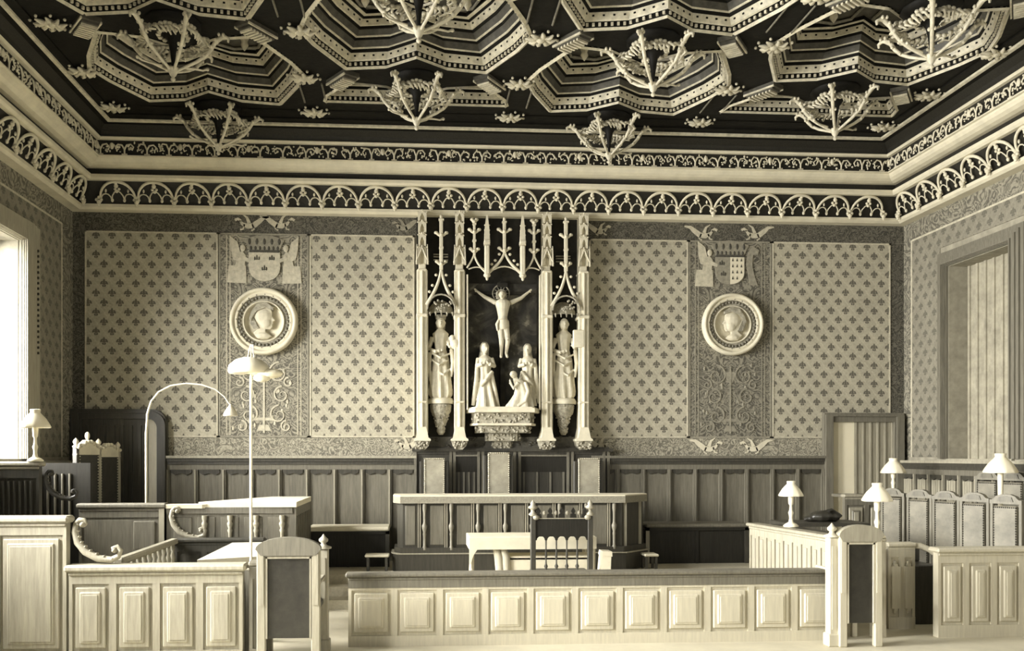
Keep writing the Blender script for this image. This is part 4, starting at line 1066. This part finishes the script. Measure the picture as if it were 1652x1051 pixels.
b = MB(); b.box(0, L, 0, .05, 0, zt3 - .05); b.box(0, L, -.02, 0, zt3 - .12, zt3 - .05); b.box(0, L, -.03, 0, 0, zt3 - .62)
n_ = 5
for k in range(n_): x = lerp(.05, L - .05, (k + .5) / n_); b.box(x - .1, x + .1, -.012, 0, zt3 - .56, zt3 - .16, 0, .008)
b.build('desk_front', 'oak', dk)
b = MB(); b.box(L, L + .04, 0, bk, 0, zt3 - .05)
for k in range(9): y_ = lerp(.06, bk - .06, k / 8); b.box(L + .04, L + .052, y_ - .02, y_ + .02, .1, zt3 - .15)
b.build('desk_side', 'oak', dk)
for px in (330, 371, 413, 455):
    c = MB(); x = W(px, 0, Y2 - .03).x - xb - .02
    c.lathe((x, -.03, zt3 - .56), [(.028, 0), (.03, .04), (.018, .06), (.02, .22), (.03, .25), (.018, .27), (.032, .31), (.034, .33), (.02, .35), (.03, .38), (.03, .42)], 10); c.build('desk_baluster', 'oak_l', dk)
volute(dk, .06, zt3 - .10, 1, .50, 'oak_l', 'carved_scroll', -.08, .08)

# ---- stall at the left wall
Y3 = 9.3
zt4 = E - .045
xa, xb = XL, W(64, 0, Y3).x
st = run('stall_bench', 'dark high stall with pale fluted panels at the left edge, carrying a white table lamp', 'stall', (xa, Y3), (xb, Y3), 0, zt4, 1, 'flute', ('oak_d', 'oak_l', 'oak_d'), .06, .05, .05, top_band=.12)
volute(st, xb - xa + .05, zt4 - .14, 1, .42, 'oak_d', 'carved_scroll', -.01, .06)
b = MB(); x2 = W(128, 0, 10.2).x - xa; b.box(x2 - .55, x2 + .12, .9, .95, 0, zt4 - .02)
for k in range(6): x = x2 - .5 + k * .08; b.tube([(x, .89, .9), (x, .89, zt4 - .14)], .014, 6, 1)
b.build('return_panel', ['ebony', 'oak'], st)

# ---- carved finial chairs on the dais
def finial_chair(px, ytop, y, label, tall):
    p = W(px, ytop, y); H = p.z - DZ
    t = thing('carved_chair', label, 'chair', (p.x, y, DZ), 1.3); hw = .24; Hs = H - (.20 if tall else .16)
    for s in (-1, 1):
        b = MB(); b.box(*sorted((s * hw, s * (hw - .05))), -.03, .03, 0, Hs, 0, .006); b.build('stile', 'oak_l' if s > 0 else 'oak_d', t)
        b = MB(); b.lathe((s * (hw - .025), 0, Hs), [(.03, 0), (.045, .02), (.02, .04), (.035, .07), (.03, .09), (.005, .12)], 10); b.build('side_finial', 'plaster', t)
        b = MB(); b.box(*sorted((s * (hw - .01), s * (hw - .05))), -.46, -.42, 0, .46, 0, .005); b.build('leg', 'oak_d', t)
        b = MB(); b.box(*sorted((s * (hw + .01), s * (hw - .05))), -.46, -.02, .68, .72, 0, .01); b.build('arm', 'oak_d', t)
    b = MB(); b.prism([(-hw, Hs - .08), (hw, Hs - .08), (hw * .9, Hs), (.05, Hs + .10), (-.05, Hs + .10), (-hw * .9, Hs)], -.03, .03)
    for k in range(8): b.ell((lerp(-hw, hw, (k + .5) / 8), -.03, Hs + .09 * (1 - abs(k - 3.5) / 4)), (.028, .03, .026), 6, 4)
    if tall: b.ell((0, 0, Hs + .15), (.03, .03, .05), 8, 6)
    b.build('carved_crest', 'plaster', t)
    b = MB(); b.box(-hw + .05, hw - .05, -.02, .02, .5, Hs - .08); b.build('leather_back', 'leather', t)
    b = MB()
    for s in (-1, 1):
        for k in range(26): b.ell((s * (hw - .065), -.025, lerp(.52, Hs - .1, k / 25)), .009, 5, 4)
    b.build('nail_row', 'nail', t)
    b = MB(); b.box(-hw + .01, hw - .01, -.46, 0, .40, .48, 0, .02); b.build('seat', 'leather', t)
finial_chair(141, 697, 10.98, 'dark high-backed chair with carved crest, left one of the back left pair', True)
finial_chair(174, 708, 11.70, 'dark high-backed chair with carved crest, right one of the back left pair', False)

# ---- judges' desk
YJ = 10.95
jz = W(838, 799, YJ).z
x0, x1, x1b = W(650, 0, YJ).x, W(1003, 0, YJ).x, W(1037, 0, YJ + .35).x
x0b = W(641, 0, YJ + .15).x
jd = thing('judges_desk', 'long dark judges desk with pale covered top and baluster front, below the altarpiece', 'desk', ((x0 + x1) / 2, YJ, DZ)); cx0 = (x0 + x1) / 2
z_ = lambda z: z - DZ
top = [(x0 - cx0 - .03, -.06), (x1 - cx0 + .03, -.06), (x1b - cx0 + .05, .34), (x1b - cx0 + .05, .50), (x0b - cx0 - .05, .50), (x0b - cx0 - .05, .14)]
b = MB(); b.prism(top, z_(jz) - .015, z_(jz) + .0, 0, 'xy'); b.build('desk_top', 'cloth', jd)
b = MB(); b.prism([(x * 1.002, y - .0) for x, y in top], z_(jz) - .10, z_(jz) - .015, 0, 'xy'); b.build('cloth_valance', 'baize', jd)
fz0, fz1 = .27, z_(jz) - .10
b = MB()
ins = [(x0 - cx0, 0), (x1 - cx0, 0), (x1b - cx0, .36), (x1b - cx0, .48), (x1b - cx0 - .05, .48), (x1b - cx0 - .05, .38), (x1 - cx0 - .02, .05), (x0 - cx0 + .02, .05), (x0b - cx0 + .05, .17), (x0b - cx0 + .05, .48), (x0b - cx0, .48), (x0b - cx0, .15)]
b.prism(ins, fz0, fz1, 0, 'xy'); b.build('desk_front', 'oak_d', jd)
b = MB(); bx = [(x0 - cx0 - .05, -.05), (x1 - cx0 + .04, -.05), (x1b - cx0 + .06, .33), (x1b - cx0 + .06, .48), (x0b - cx0 - .06, .48), (x0b - cx0 - .06, .12)]
b.prism(bx, .0, fz0 - .05, 0, 'xy'); b.prism([(x * 1.01, y - .012) for x, y in bx], fz0 - .05, fz0 - .035, 1, 'xy'); b.prism([(x * .985, y) for x, y in bx], fz0 - .035, fz0 + .03, 0, 'xy')
b.build('plinth', ['oak_d', 'oak_l'], jd)
b = MB()
pbal = [685, 728, 771, 815, 858, 902, 945, 990]
for i, px in enumerate(pbal):
    x = W(px, 0, YJ).x - cx0
    if i < len(pbal) - 1:
        xn = W(pbal[i + 1], 0, YJ).x - cx0
        b.box(x + .07, xn - .09, -.012, 0, fz0 + .06, fz1 - .03, 1, .006)
    for dx in (-.085, -.06): b.box(x + dx, x + dx + .012, -.02, 0, fz0 + .03, fz1, 0)
b.box(x0 - cx0 + .03, W(670, 0, YJ).x - cx0, -.012, 0, fz0 + .06, fz1 - .03, 1, .006)
# the canted end
b.build('front_mouldings', ['oak_l', 'oak'], jd)
for q in (.15, .85):
    c = MB(); xx, yy = lerp(x1 - cx0, x1b - cx0, q), lerp(0, .36, q); c.box(xx - .018, xx + .018, yy - .02, yy + .03, fz0, fz1); c.build('corner_post', 'oak_l', jd)
for px in pbal:
    c = MB(); x = W(px, 0, YJ).x - cx0; h = fz1 - fz0
    c.lathe((x, -.03, fz0), [(r_ * .85, h * q) for r_, q in ((.03, .0), (.032, .06), (.02, .09), (.02, .30), (.026, .34), (.018, .38), (.036, .46), (.04, .52), (.024, .56), (.018, .60), (.02, .8), (.03, .88), (.028, .99))], 10); c.build('desk_baluster', 'oak_j', jd)
# the three chairs behind it
def judge_chair(px, ytop, wpx, label, lite):
    y = 11.93; p = W(px, ytop, y); H = p.z - DZ; hw = wpx / F * y / 2
    t = thing('judge_chair', label, 'chair', (p.x, y, DZ), 0, None)
    b = MB(); b.box(-hw + .015, hw - .015, -.05, .02, .5, H - .02, 0, .015); b.build('leather_back', 'leather_l' if lite else 'leather_l', t)
    b = MB()
    for k in range(34):
        z = lerp(.55, H - .03, k / 33)
        for s in (-1, 1): b.ell((s * (hw - .02), -.055, z), .011, 5, 4)
    for k in range(12): b.ell((lerp(-hw + .02, hw - .02, k / 11), -.055, H - .03), .011, 5, 4)
    b.build('nail_row', 'nail', t)
    for s in (-1, 1):
        c = MB(); c.box(*sorted((s * hw, s * (hw + .045))), -.03, .03, 0, H - .06, 0, .008); c.build('stile', 'oak_d', t)
        c = MB(); c.box(*sorted((s * (hw + .04), s * (hw))), -.46, -.42, 0, .46, 0, .005); c.build('leg', 'oak_d', t)
        c = MB(); c.box(*sorted((s * (hw + .05), s * (hw))), -.47, -.02, .68, .72, 0, .01); c.build('arm', 'oak_d', t)
    c = MB(); c.box(-hw, hw, -.45, 0, .40, .48, 0, .02); c.build('seat', 'leather', t)
judge_chair(700.5, 737, 36, 'nail-studded pale leather chair back behind the left part of the judges desk', 1)
judge_chair(804, 728, 38, 'tallest nail-studded leather chair back, at the middle behind the judges desk', 0)
judge_chair(949, 737, 38, 'nail-studded pale leather chair back behind the right part of the judges desk', 1)
# dark dorsal panelling behind the chairs
b = MB(); y_ = D - .10; X_ = lambda px: W(px, 0, y_).x; Z_ = lambda py: W(820, py, y_).z
b.box(X_(669), X_(984), y_, D, DZ, Z_(727), 1)
for px in (670, 727, 733, 772, 779, 830, 838, 916, 923, 974, 981): b.box(X_(px) - .018, X_(px) + .018, y_ - .03, y_, DZ, Z_(729), 0)
for (a, c) in ((733, 772), (838, 916)):
    b.box(X_(a), X_(c), y_ - .035, y_, Z_(737), Z_(734), 0); b.box(X_(a) + .02, X_(c) - .02, y_ - .01, y_, Z_(762), Z_(737), 2)
    for k in range(4): xx = lerp(X_(a) + .06, X_(c) - .06, k / 3); b.box(xx - .012, xx + .012, y_ - .02, y_, DZ, Z_(762), 0)
b.box(X_(665), X_(988), y_ - .06, D, Z_(729), Z_(724), 1)
struct(b.build('trim_9', ['oak', 'oak_d', 'ebony']))

# ---- wall benches
def bench(p0x, p1x, ytop, yf, label, tops, z0=DZ):
    a, c = W(p0x, ytop, yf), W(p1x, ytop, yf); t = thing('wall_bench', label, 'bench', (a.x, yf, z0)); L = c.x - a.x; H = a.z - z0
    b = MB(); b.box(0, L, -.01, D - yf - .15, H - .05, H, 0, .015); b.build('seat_board', tops, t)
    b = MB(); b.box(.0, L, .03, .06, 0, H - .05); b.box(0, L, .0, .03, H - .09, H - .05)
    n_ = max(2, int(L / .6))
    for k in range(n_ + 1): x = lerp(.02, L - .02, k / n_); b.box(x - .02, x + .02, .015, .03, 0, H - .05)
    b.build('front_board', 'ebony', t)
    for s in (0, 1):
        c2 = MB(); x = s * (L - .05); c2.box(x, x + .05, .0, .05, 0, H - .05); c2.build('leg', 'oak_l' if not s else 'oak_d', t)
bench(1042, 1208, 846, 11.55, 'dark fronted bench with grey top under the wainscot, right of the judges desk', 'oak')
bench(494, 628, 852, 11.45, 'dark fronted bench with pale cushioned top, left of the judges desk', 'cloth')
for (px, py, lab) in ((608, 896, 'small white topped stool on the dais step left of the judges desk'), (1052, 895, 'small pale stool close to the right end of the judges desk')):
    yy = 10.9 if px > 800 else 10.88; p = W(px, py, yy); t = thing('foot_stool', lab, 'stool', (p.x, yy + .12, DZ)); H = max(.12, p.z - DZ)
    w = .15 if px < 800 else .09
    b = MB(); b.box(-w, w, -.12, .12, H - .03, H, 0, .01); b.build('stool_top', 'cloth', t)
    for sx in (-1, 1):
        for sy in (-1, 1): c = MB(); c.box(*sorted((sx * w * .85, sx * (w * .85 - .03))), *sorted((sy * .1, sy * .07)), 0, H - .03); c.build('leg', 'oak_d', t)

# ---- white covered table with a carved chair in front
YT = 9.9
za = W(800, 867, YT).z; a, c = W(757, 0, YT).x, W(962, 0, YT).x
t = thing('covered_table', 'white-covered table in front of the judges desk, partly behind the spiked chair', 'table', (a, YT, 0))
L = c - a
b = MB(); b.box(0, L, 0, .6, za - .02, za, 0, .008); b.box(0, L, -.012, .0, za - .14, za - .005); b.box(0, .01, 0, .6, za - .14, za - .005)
b.prism([(.0, za - .14), (.0, za - .34), (.05, za - .2), (.09, za - .14)], -.012, 0); b.build('table_cloth', 'cloth', t)
for (x, y_, dx) in ((.03, .04, 0), (.03, .55, .05), (L - .03, .04, 0), (L - .03, .55, 0)):
    l = MB(); l.tube([(x, y_, 0), (x + dx, y_, za - .03)], .028, 8); l.build('leg', 'oak_xl', t)
b = MB(); b.box(.45, L - .02, .10, .55, .18, .20); b.box(.45, L - .02, .10, .12, .20, .60); b.box(.45, L - .02, .10, .5, .58, .62); b.build('lower_shelf', 'cloth', t)
b = MB(); b.tube([(.32, .1, 0), (.36, .1, .4), (.34, .1, .62), (.30, .1, .74)], [.03, .05, .05, .03], 8); b.tube([(.48, .1, 0), (.43, .1, .4), (.42, .1, .62), (.38, .1, .74)], [.03, .05, .05, .03], 8); b.build('trestle', 'oak_xl', t)

YC = 9.55
p = W(906, 812, YC); t = thing('spiked_chair', 'dark openwork chair with spiked crest and five arched openings, before the covered table', 'chair', (p.x, YC, 0))
H = p.z; hw = (W(953, 0, YC).x - W(861, 0, YC).x) / 2; zz = lambda py: W(906, py, YC).z
for s in (-1, 1):
    b = MB(); b.box(s * hw - .028, s * hw + .028, -.03, .03, 0, zz(833), 0, .006); b.build('post', 'oak_d' if s < 0 else 'oak_d', t)
    b = MB(); b.lathe((s * hw, 0, zz(833)), [(.03, 0), (.05, .02), (.02, .05), (.018, .07), (.05, .085), (.055, .10), (.025, .12), (.03, .14), (.004, .175)], 12); b.ell((s * (hw - .03), -.02, zz(835)), (.04, .03, .03), 7, 5); b.build('finial', 'oak_l', t)
b = MB(); b.box(-hw + .028, hw - .028, -.015, .015, zz(866), zz(836)); b.build('leather_panel', 'ebony', t)
b = MB(); xs = [lerp(-hw + .06, hw - .06, k / 4) for k in range(5)]
for x in xs: b.prism([(x - .035, zz(836)), (x + .035, zz(836)), (x + .03, zz(830)), (x + .01, zz(829)), (x + .025, zz(825)), (x, zz(819)), (x - .025, zz(825)), (x - .01, zz(829)), (x - .03, zz(830))], -.018, .018)
b.build('spiked_crest', 'ebony', t)
b = MB()
for k in range(4): x = (xs[k] + xs[k + 1]) / 2; b.ell((x, .0, zz(828)), (.022, .015, .026), 7, 5)
b.build('crest_knobs', 'oak_l', t)
b = MB(); b.box(-hw + .028, hw - .028, -.022, -.012, zz(837.5), zz(836)); b.build('edge_bead', 'oak_l', t)
n_ = 5; bw = (2 * hw - .056) / n_
b = MB()
for k in range(n_ + 1):
    x = -hw + .028 + k * bw; xa_ = max(x - .012, -hw + .028); xb_ = min(x + .012, hw - .028)
    c = MB()
    c.lathe((x, 0, .35), [(.012, 0), (.012, .12), (.020, .15), (.010, .18), (.022, .21), (.010, .235), (.008, .27), (.014, .33), (.008, .40), (.010, zz(866) - .35)], 8) if 0 < k < n_ else None
    if 0 < k < n_: c.build('baluster', 'oak_d', t)
for k in range(n_):
    x = -hw + .028 + (k + .5) * bw; r_ = bw / 2 - .012; z_a = zz(872)
    b.prism([(x - bw / 2, zz(865)), (x - bw / 2, z_a)] + [(x - r_ * math.cos(q), z_a + (zz(865.5) - z_a) * math.sin(q)) for q in [PI * i / 8 for i in range(9)]] + [(x + bw / 2, z_a), (x + bw / 2, zz(865))], -.012, .012)
b.build('arched_rail', 'ebony', t)
b = MB(); b.box(-hw, hw, -.02, .02, .30, .37); b.box(-hw, hw, .0, .30, .46, .50, 0, .01); b.build('seat', 'oak_d', t)
for s in (-1, 1): c = MB(); c.box(s * (hw - .03) - .02, s * (hw - .03) + .02, .26, .30, 0, .46); c.build('leg', 'oak_d', t)
p = W(966, 892, 9.6); b = MB(); tb = thing('leaning_box', 'small pale slanting box at the right foot of the spiked chair', 'box', (p.x, 9.6, 0))
b.prism([(-.04, 0), (.10, 0), (.13, p.z), (.03, p.z + .01)], -.05, .12); b.build('box_body', 'cloth', tb); b = MB(); b.prism([(.02, p.z - .03), (.14, p.z - .04), (.135, p.z + .015), (.03, p.z + .02)], -.06, .13); b.build('lid', 'cloth', tb)

# ---- right stand
ZS = E - .745
s0, s1 = WZ(1211, 844, ZS), WZ(1340, 864, ZS)
xS = (s0.x + s1.x) / 2; 
t = run('witness_stand', 'pale fluted stand front running towards the viewer, carrying a white table lamp', 'stand', (s0.x, s0.y), (s1.x + .0, s1.y), 0, ZS, 9, 'flute', ('oak_l', 'oak_l', 'oak'), .06, .035, .05, top_band=.10)
pe = WZ(1300, 842, ZS)
L = (Vector((s1.x, s1.y)) - Vector((s0.x, s0.y))).length
b = MB(); b.box(0, L * .8, .06, .36, ZS - .05, ZS - .02); b.build('desk_shelf', 'oak_d', t)
# back desk by the right door
Y5 = 11.05; a, c = W(1362, 798, Y5), W(1468, 798, Y5)
t = run('panelled_desk', 'brown panelled desk standing before the open doorway at the back right', 'desk', (a.x, Y5), (c.x, Y5), DZ, a.z, 3, 'raised', ('oak', 'oak_l', 'oak_d'), .05, .04, .03)
b = MB(); b.box(0, c.x - a.x, .05, .35, a.z - DZ - .04, a.z - DZ - .005); b.build('desk_top', 'oak', t)
# low dark clutter behind the stand
p = W(1325, 838, 9.9); b = MB()
t = thing('papers_bundle', 'dark jumbled bundle lying on the low table behind the fluted stand', 'bundle', (p.x, 9.9, W(1325, 842, 9.9).z))
b.ell((0, 0, .06), (.14, .12, .07), 10, 6); b.ell((.12, .03, .05), (.12, .1, .06), 9, 6); b.ell((-.1, .02, .035), (.1, .08, .04), 9, 6); b.tube([(-.2, 0, .02), (-.05, -.05, .1), (.1, -.05, .14), (.24, 0, .06)], .02, 6); b.solid('bundle_body', 'leather', t, .012, 1)
zz_ = W(1325, 842, 9.9).z
t = thing('low_table', 'dark low table behind the fluted stand', 'table', (p.x, 9.9, 0)); b = MB(); b.box(-.5, .45, -.25, .3, zz_ - .04, zz_); b.build('table_top', 'oak_d', t)
for sx in (-.45, .4):
    for sy in (-.2, .25): c = MB(); c.box(sx - .02, sx + .02, sy - .02, sy + .02, 0, zz_ - .04); c.build('leg', 'oak_d', t)

# ---- jury chairs at the right wall
b = MB(); b.box(6.36, XR, 8.0, YD2, 0, .22); struct(b.build('trim_10', 'oak_d'))
def jury_chair(label):
    t = thing('jury_chair', label, 'chair'); hw = .168; H = 1.36
    for s in (-1, 1):
        b = MB(); b.box(*sorted((s * hw, s * (hw - .035))), -.02, .03, 0, H - .07, 0, .006); b.build('stile', 'oak_j', t)
        b = MB(); b.box(*sorted((s * (hw - .005), s * (hw - .04))), -.36, -.32, 0, .44, 0, .005); b.build('leg', 'oak_j', t)
    b = MB(); b.prism([(-hw, H - .10), (hw, H - .10), (hw, H - .06), (hw * .8, H - .055), (hw * .6, H - .02), (hw * .3, H), (-hw * .3, H), (-hw * .6, H - .02), (-hw * .8, H - .055), (-hw, H - .06)], -.025, .03); b.build('crest_rail', 'oak_j', t)
    b = MB(); b.prism([(-hw * .5, H - .075), (hw * .5, H - .075), (hw * .4, H - .03), (0, H - .015), (-hw * .4, H - .03)], -.035, -.025); b.build('crest_shell', 'oak', t)
    b = MB(); b.box(-hw + .045, hw - .045, -.035, .01, .48, H - .12, 0, .012); b.build('leather_back', 'leather_j', t)
    b = MB()
    for k in range(28):
        for s in (-1, 1): b.ell((s * (hw - .052), -.036, lerp(.5, H - .14, k / 27)), .008, 5, 3)
    for k in range(12): b.ell((lerp(-hw + .052, hw - .052, k / 11), -.036, H - .137), .008, 5, 3)
    b.build('nail_row', 'ebony', t)
    b = MB(); b.box(-hw + .01, hw - .01, -.36, 0, .38, .46, 0, .03); b.build('seat', 'leather_j', t)
    return t
labs = ['farthest one from the camera', 'second from the far end', 'middle one', 'second from the near end', 'nearest one at the right edge']
J0 = None
for i, px in enumerate((1441, 1484, 1527, 1573, 1624)):
    y = [10.7, 10.24, 9.78, 9.32, 8.85][i]; p = W(px, 0, y)
    lab = 'pale leather jury chair in the front row, ' + labs[i]
    z0 = 0
    if J0 is None: J0 = jury_chair(lab); o = J0
    else: o = copy_tree(J0, lab)
    o.location = (min(p.x, 6.3), y, z0); o.rotation_euler = (0, 0, -PI / 2 + .42); o['group'] = 'jury chairs in the front row'
for i, px in enumerate((1542, 1586, 1634)):
    y = [10.1, 9.65, 9.15][i]; p = W(px, 0, y)
    o = copy_tree(J0, 'high-backed leather jury chair in the rear row against the right wall, ' + ['far one', 'middle one', 'near one'][i])
    o.location = (6.80, y, .22); o.rotation_euler = (0, 0, -PI / 2 + .3); o['group'] = 'jury chairs in the rear row'
# jury box fronts
YF = 8.25; a, c = W(1512, 884, YF), W(1660, 884, YF)
run('jury_box', 'pale panelled jury box front with thick cap, at the right edge', 'partition', (a.x, YF), (c.x + .2, YF), 0, a.z, 4, 'raised', ('oak_xl', 'oak_xl', 'oak'), .07, .05, .05)
a, c = W(1432, 876, 8.7), W(1475, 878, 8.7)
t = run('jury_gate', 'narrow pale panelled post section with curved cap, left of the jury box opening', 'partition', (a.x, 8.7), (c.x, 8.7), 0, a.z, 2, 'raised', ('oak_xl', 'oak_xl', 'oak'), .07, .05, .03)
b = MB(); b.tube([(c.x - a.x - .05, .03, a.z - .03), (c.x - a.x + .06, .0, a.z - .035), (c.x - a.x + .14, -.04, a.z - .07), (c.x - a.x + .17, -.06, a.z - .11)], [.03, .032, .03, .022], 8); b.build('curved_cap', 'oak_xl', t)
pp = W(1492, 905, 8.9); t = thing('dark_settle', 'dark low seat visible through the opening of the jury box', 'seat', (pp.x, 8.9, 0)); b = MB(); b.box(-.16, .16, 0, .4, 0, pp.z - .05, 0, .01); b.build('seat_box', 'oak_d', t); b = MB(); b.box(-.16, .16, .36, .40, pp.z - .05, pp.z + .12, 0, .01); b.build('seat_back', 'oak_d', t)
run('panelled_partition', 'pale panelled pillar between the right arched chair and the jury box gate', 'partition', (W(1409, 0, 8.3).x, 8.3), (W(1428, 0, 8.3).x, 8.3), 0, W(1415, 868, 8.3).z, 1, 'plain', ('oak_xl', 'oak_xl', 'oak'), .07, .04, .02)

# ================================================================ LAMPS
def table_lamp(px, ybase, ytop, wpx, y, label, ruf=True, z0=None, floor=False):
    p = W(px, ybase, y); pt_ = W(px, ytop, y); zb0 = p.z if z0 is None else z0; H = pt_.z - zb0; r = wpx / F * y / 2
    t = thing('floor_lamp' if floor else 'table_lamp', label, 'lamp', (p.x, y, zb0))
    b = MB(); sh = r * 1.35; zs = H - sh
    b.lathe((0, 0, 0), [(.075, 0), (.08, .01), (.06, .03), (.025, .05), (.018, .09)], 14); b.build('base', 'glass', t)
    b = MB(); b.lathe((0, 0, 0), [(.018, .08), (.02, .12), (.028, .15), (.016, .18), (.014, max(.2, zs * .7)), (.026, max(.22, zs * .75)), (.03, zs), (.02, zs + .03)], 12); b.build('stem', 'glass', t)
    b = MB(); b.lathe((0, 0, zs), [(r, 0), (r * 1.02, sh * .06), (r * .93, sh * .22), (r * .72, sh * .48), (r * .42, sh * .72), (r * .33, sh * .80), (r * .36, sh * .96), (r * .30, sh * .98), (r * .28, sh * .8), (r * .4, sh * .66), (r * .68, sh * .44), (r * .88, sh * .2), (r * .96, .004)], 32, 0, True, (.05, 10, lambda z: max(0, 1 - z / (sh * .5))) if ruf else None)
    b.build('lamp_shade', 'glass', t)
    return t
table_lamp(57, 745, 660, 44, 9.3, 'white glass table lamp standing on the stall at the left edge', z0=zt4)
table_lamp(1276, 852, 776, 38, 9.2, 'white glass table lamp standing on the fluted stand, right of the wall bench', z0=ZS)
t = table_lamp(1415, 866, 779, 46, 8.33, 'white glass table lamp above the right arched chair', z0=W(1415, 868, 8.3).z)
table_lamp(1441, 798, 739, 38, 11.2, 'white glass table lamp on the panelled desk before the back right doorway', z0=W(1415, 798, Y5).z - .005)
table_lamp(1614, 745, 731, 50, 9.35, 'tall white shaded lamp between the two rows of jury chairs', z0=.22 if W(1614, 0, 9.35).x > 6.36 else 0, floor=True)

# tall white floor lamp with a double shade
YP = 8.05; p = W(405, 600, YP); t = thing('pole_lamp', 'very tall slim white pole lamp with flat double shade in front of the left medallion', 'lamp', (p.x, YP, 0))
zs = W(405, 603, YP).z
b = MB(); b.lathe((0, 0, 0), [(.14, 0), (.14, .02), (.05, .05), (.02, .1)], 16); b.build('base', 'metal', t)
b = MB(); b.tube([(0, 0, .08), (0, 0, zs + .02)], .012, 8); b.tube([(0, 0, zs - .02), (.08, 0, zs + .01), (.17, 0, zs + .01)], .008, 6); b.build('pole', 'glass', t)
b = MB(); b.lathe((-.02, 0, zs), [(.01, .15), (.05, .145), (.12, .12), (.175, .07), (.185, .02), (.175, .0), (.12, .0), (.04, -.01)], 24); b.build('lamp_shade', 'glass', t)
b = MB(); b.ell((.17, 0, zs - .0), (.12, .10, .045), 14, 6); b.ell((.10, -.02, zs - .04), (.08, .07, .04), 12, 6); b.build('side_shade', 'glass', t)
b = MB()
for dx in (-.03, 0, .03): b.tube([(dx, 0, zs + .13), (dx * .6, 0, zs + .2), (dx * .3 + .01, 0, zs + .26)], .005, 5)
b.build('hanging_cord', 'metal', t)
# arched lamp
YA = 10.42; P = lambda px, py: tuple(W(px, py, YA)); base = W(236, 806, YA)
t = thing('arched_lamp', 'thin pale lamp pole bent in a wide arc, near the back left door', 'lamp', (base.x, YA, 0))
loc = lambda q: (q[0] - base.x, 0, q[2])
pts = [(0, 0, .04)] + [loc(P(x, y)) for x, y in ((236, 806), (236, 700), (238, 668), (244, 648), (256, 633), (275, 623), (300, 619), (325, 621), (347, 628), (362, 640), (370, 652))]
b = MB(); b.tube(pts, [.014] * 4 + [.012, .011, .010, .009, .009, .008, .008, .008], 8); b.build('bent_pole', 'metal', t)
b = MB(); b.lathe((0, 0, 0), [(.12, 0), (.12, .02), (.04, .05), (.018, .08)], 14); b.build('base', 'metal', t)
q = loc(P(372, 655)); b = MB(); b.lathe((q[0], 0, q[2] - .12), [(.085, 0), (.08, .03), (.05, .08), (.02, .12), (.012, .14)], 16); b.build('lamp_shade', 'metal', t)

# ================================================================ LIGHT
def area(name, loc, rot, sx, sy, power, col=(1, .98, .93), spread=180):
    l = bpy.data.lights.new(name, 'AREA'); l.shape = 'RECTANGLE'; l.size = sx; l.size_y = sy; l.energy = power; l.color = col; l.spread = math.radians(spread)
    o = bpy.data.objects.new(name, l); COL.objects.link(o); o.location = loc; o.rotation_euler = rot; return o
for i, (a, c, z0, z1) in enumerate(LO):
    dv = Vector((1, .22, -.36)); o = area('daylight_or_fill', (XL - 1.35, (a + c) / 2 - .15, (z0 + z1) / 2 + .25), dv.to_track_quat('-Z', 'Y').to_euler(), c - a + .7, z1 - z0 + .9, PW_L[i], spread=110)
for i, (a, c, z0, z1) in enumerate(RO):
    area('daylight_or_fill', (XR + .62, (a + c) / 2, (z0 + z1) / 2), (0, PI / 2, 0), z1 - z0 + .2, c - a + .2, PW_R[i])
# added fill lamp behind the camera, not a window; lifts coffers and foreground
area('daylight_or_fill', (1.2, -1.6, 4.0), (math.radians(90), 0, 0), 9, 4.5, PW_B)
w = bpy.data.worlds.new('world'); sc.world = w; w.use_nodes = True
w.node_tree.nodes['Background'].inputs[0].default_value = (1, .97, .88, 1); w.node_tree.nodes['Background'].inputs[1].default_value = WORLD
vs = sc.view_settings; vs.view_transform = 'Standard'; vs.look = 'None'; vs.exposure = EXPO; vs.gamma = 1; vs.use_curve_mapping = False
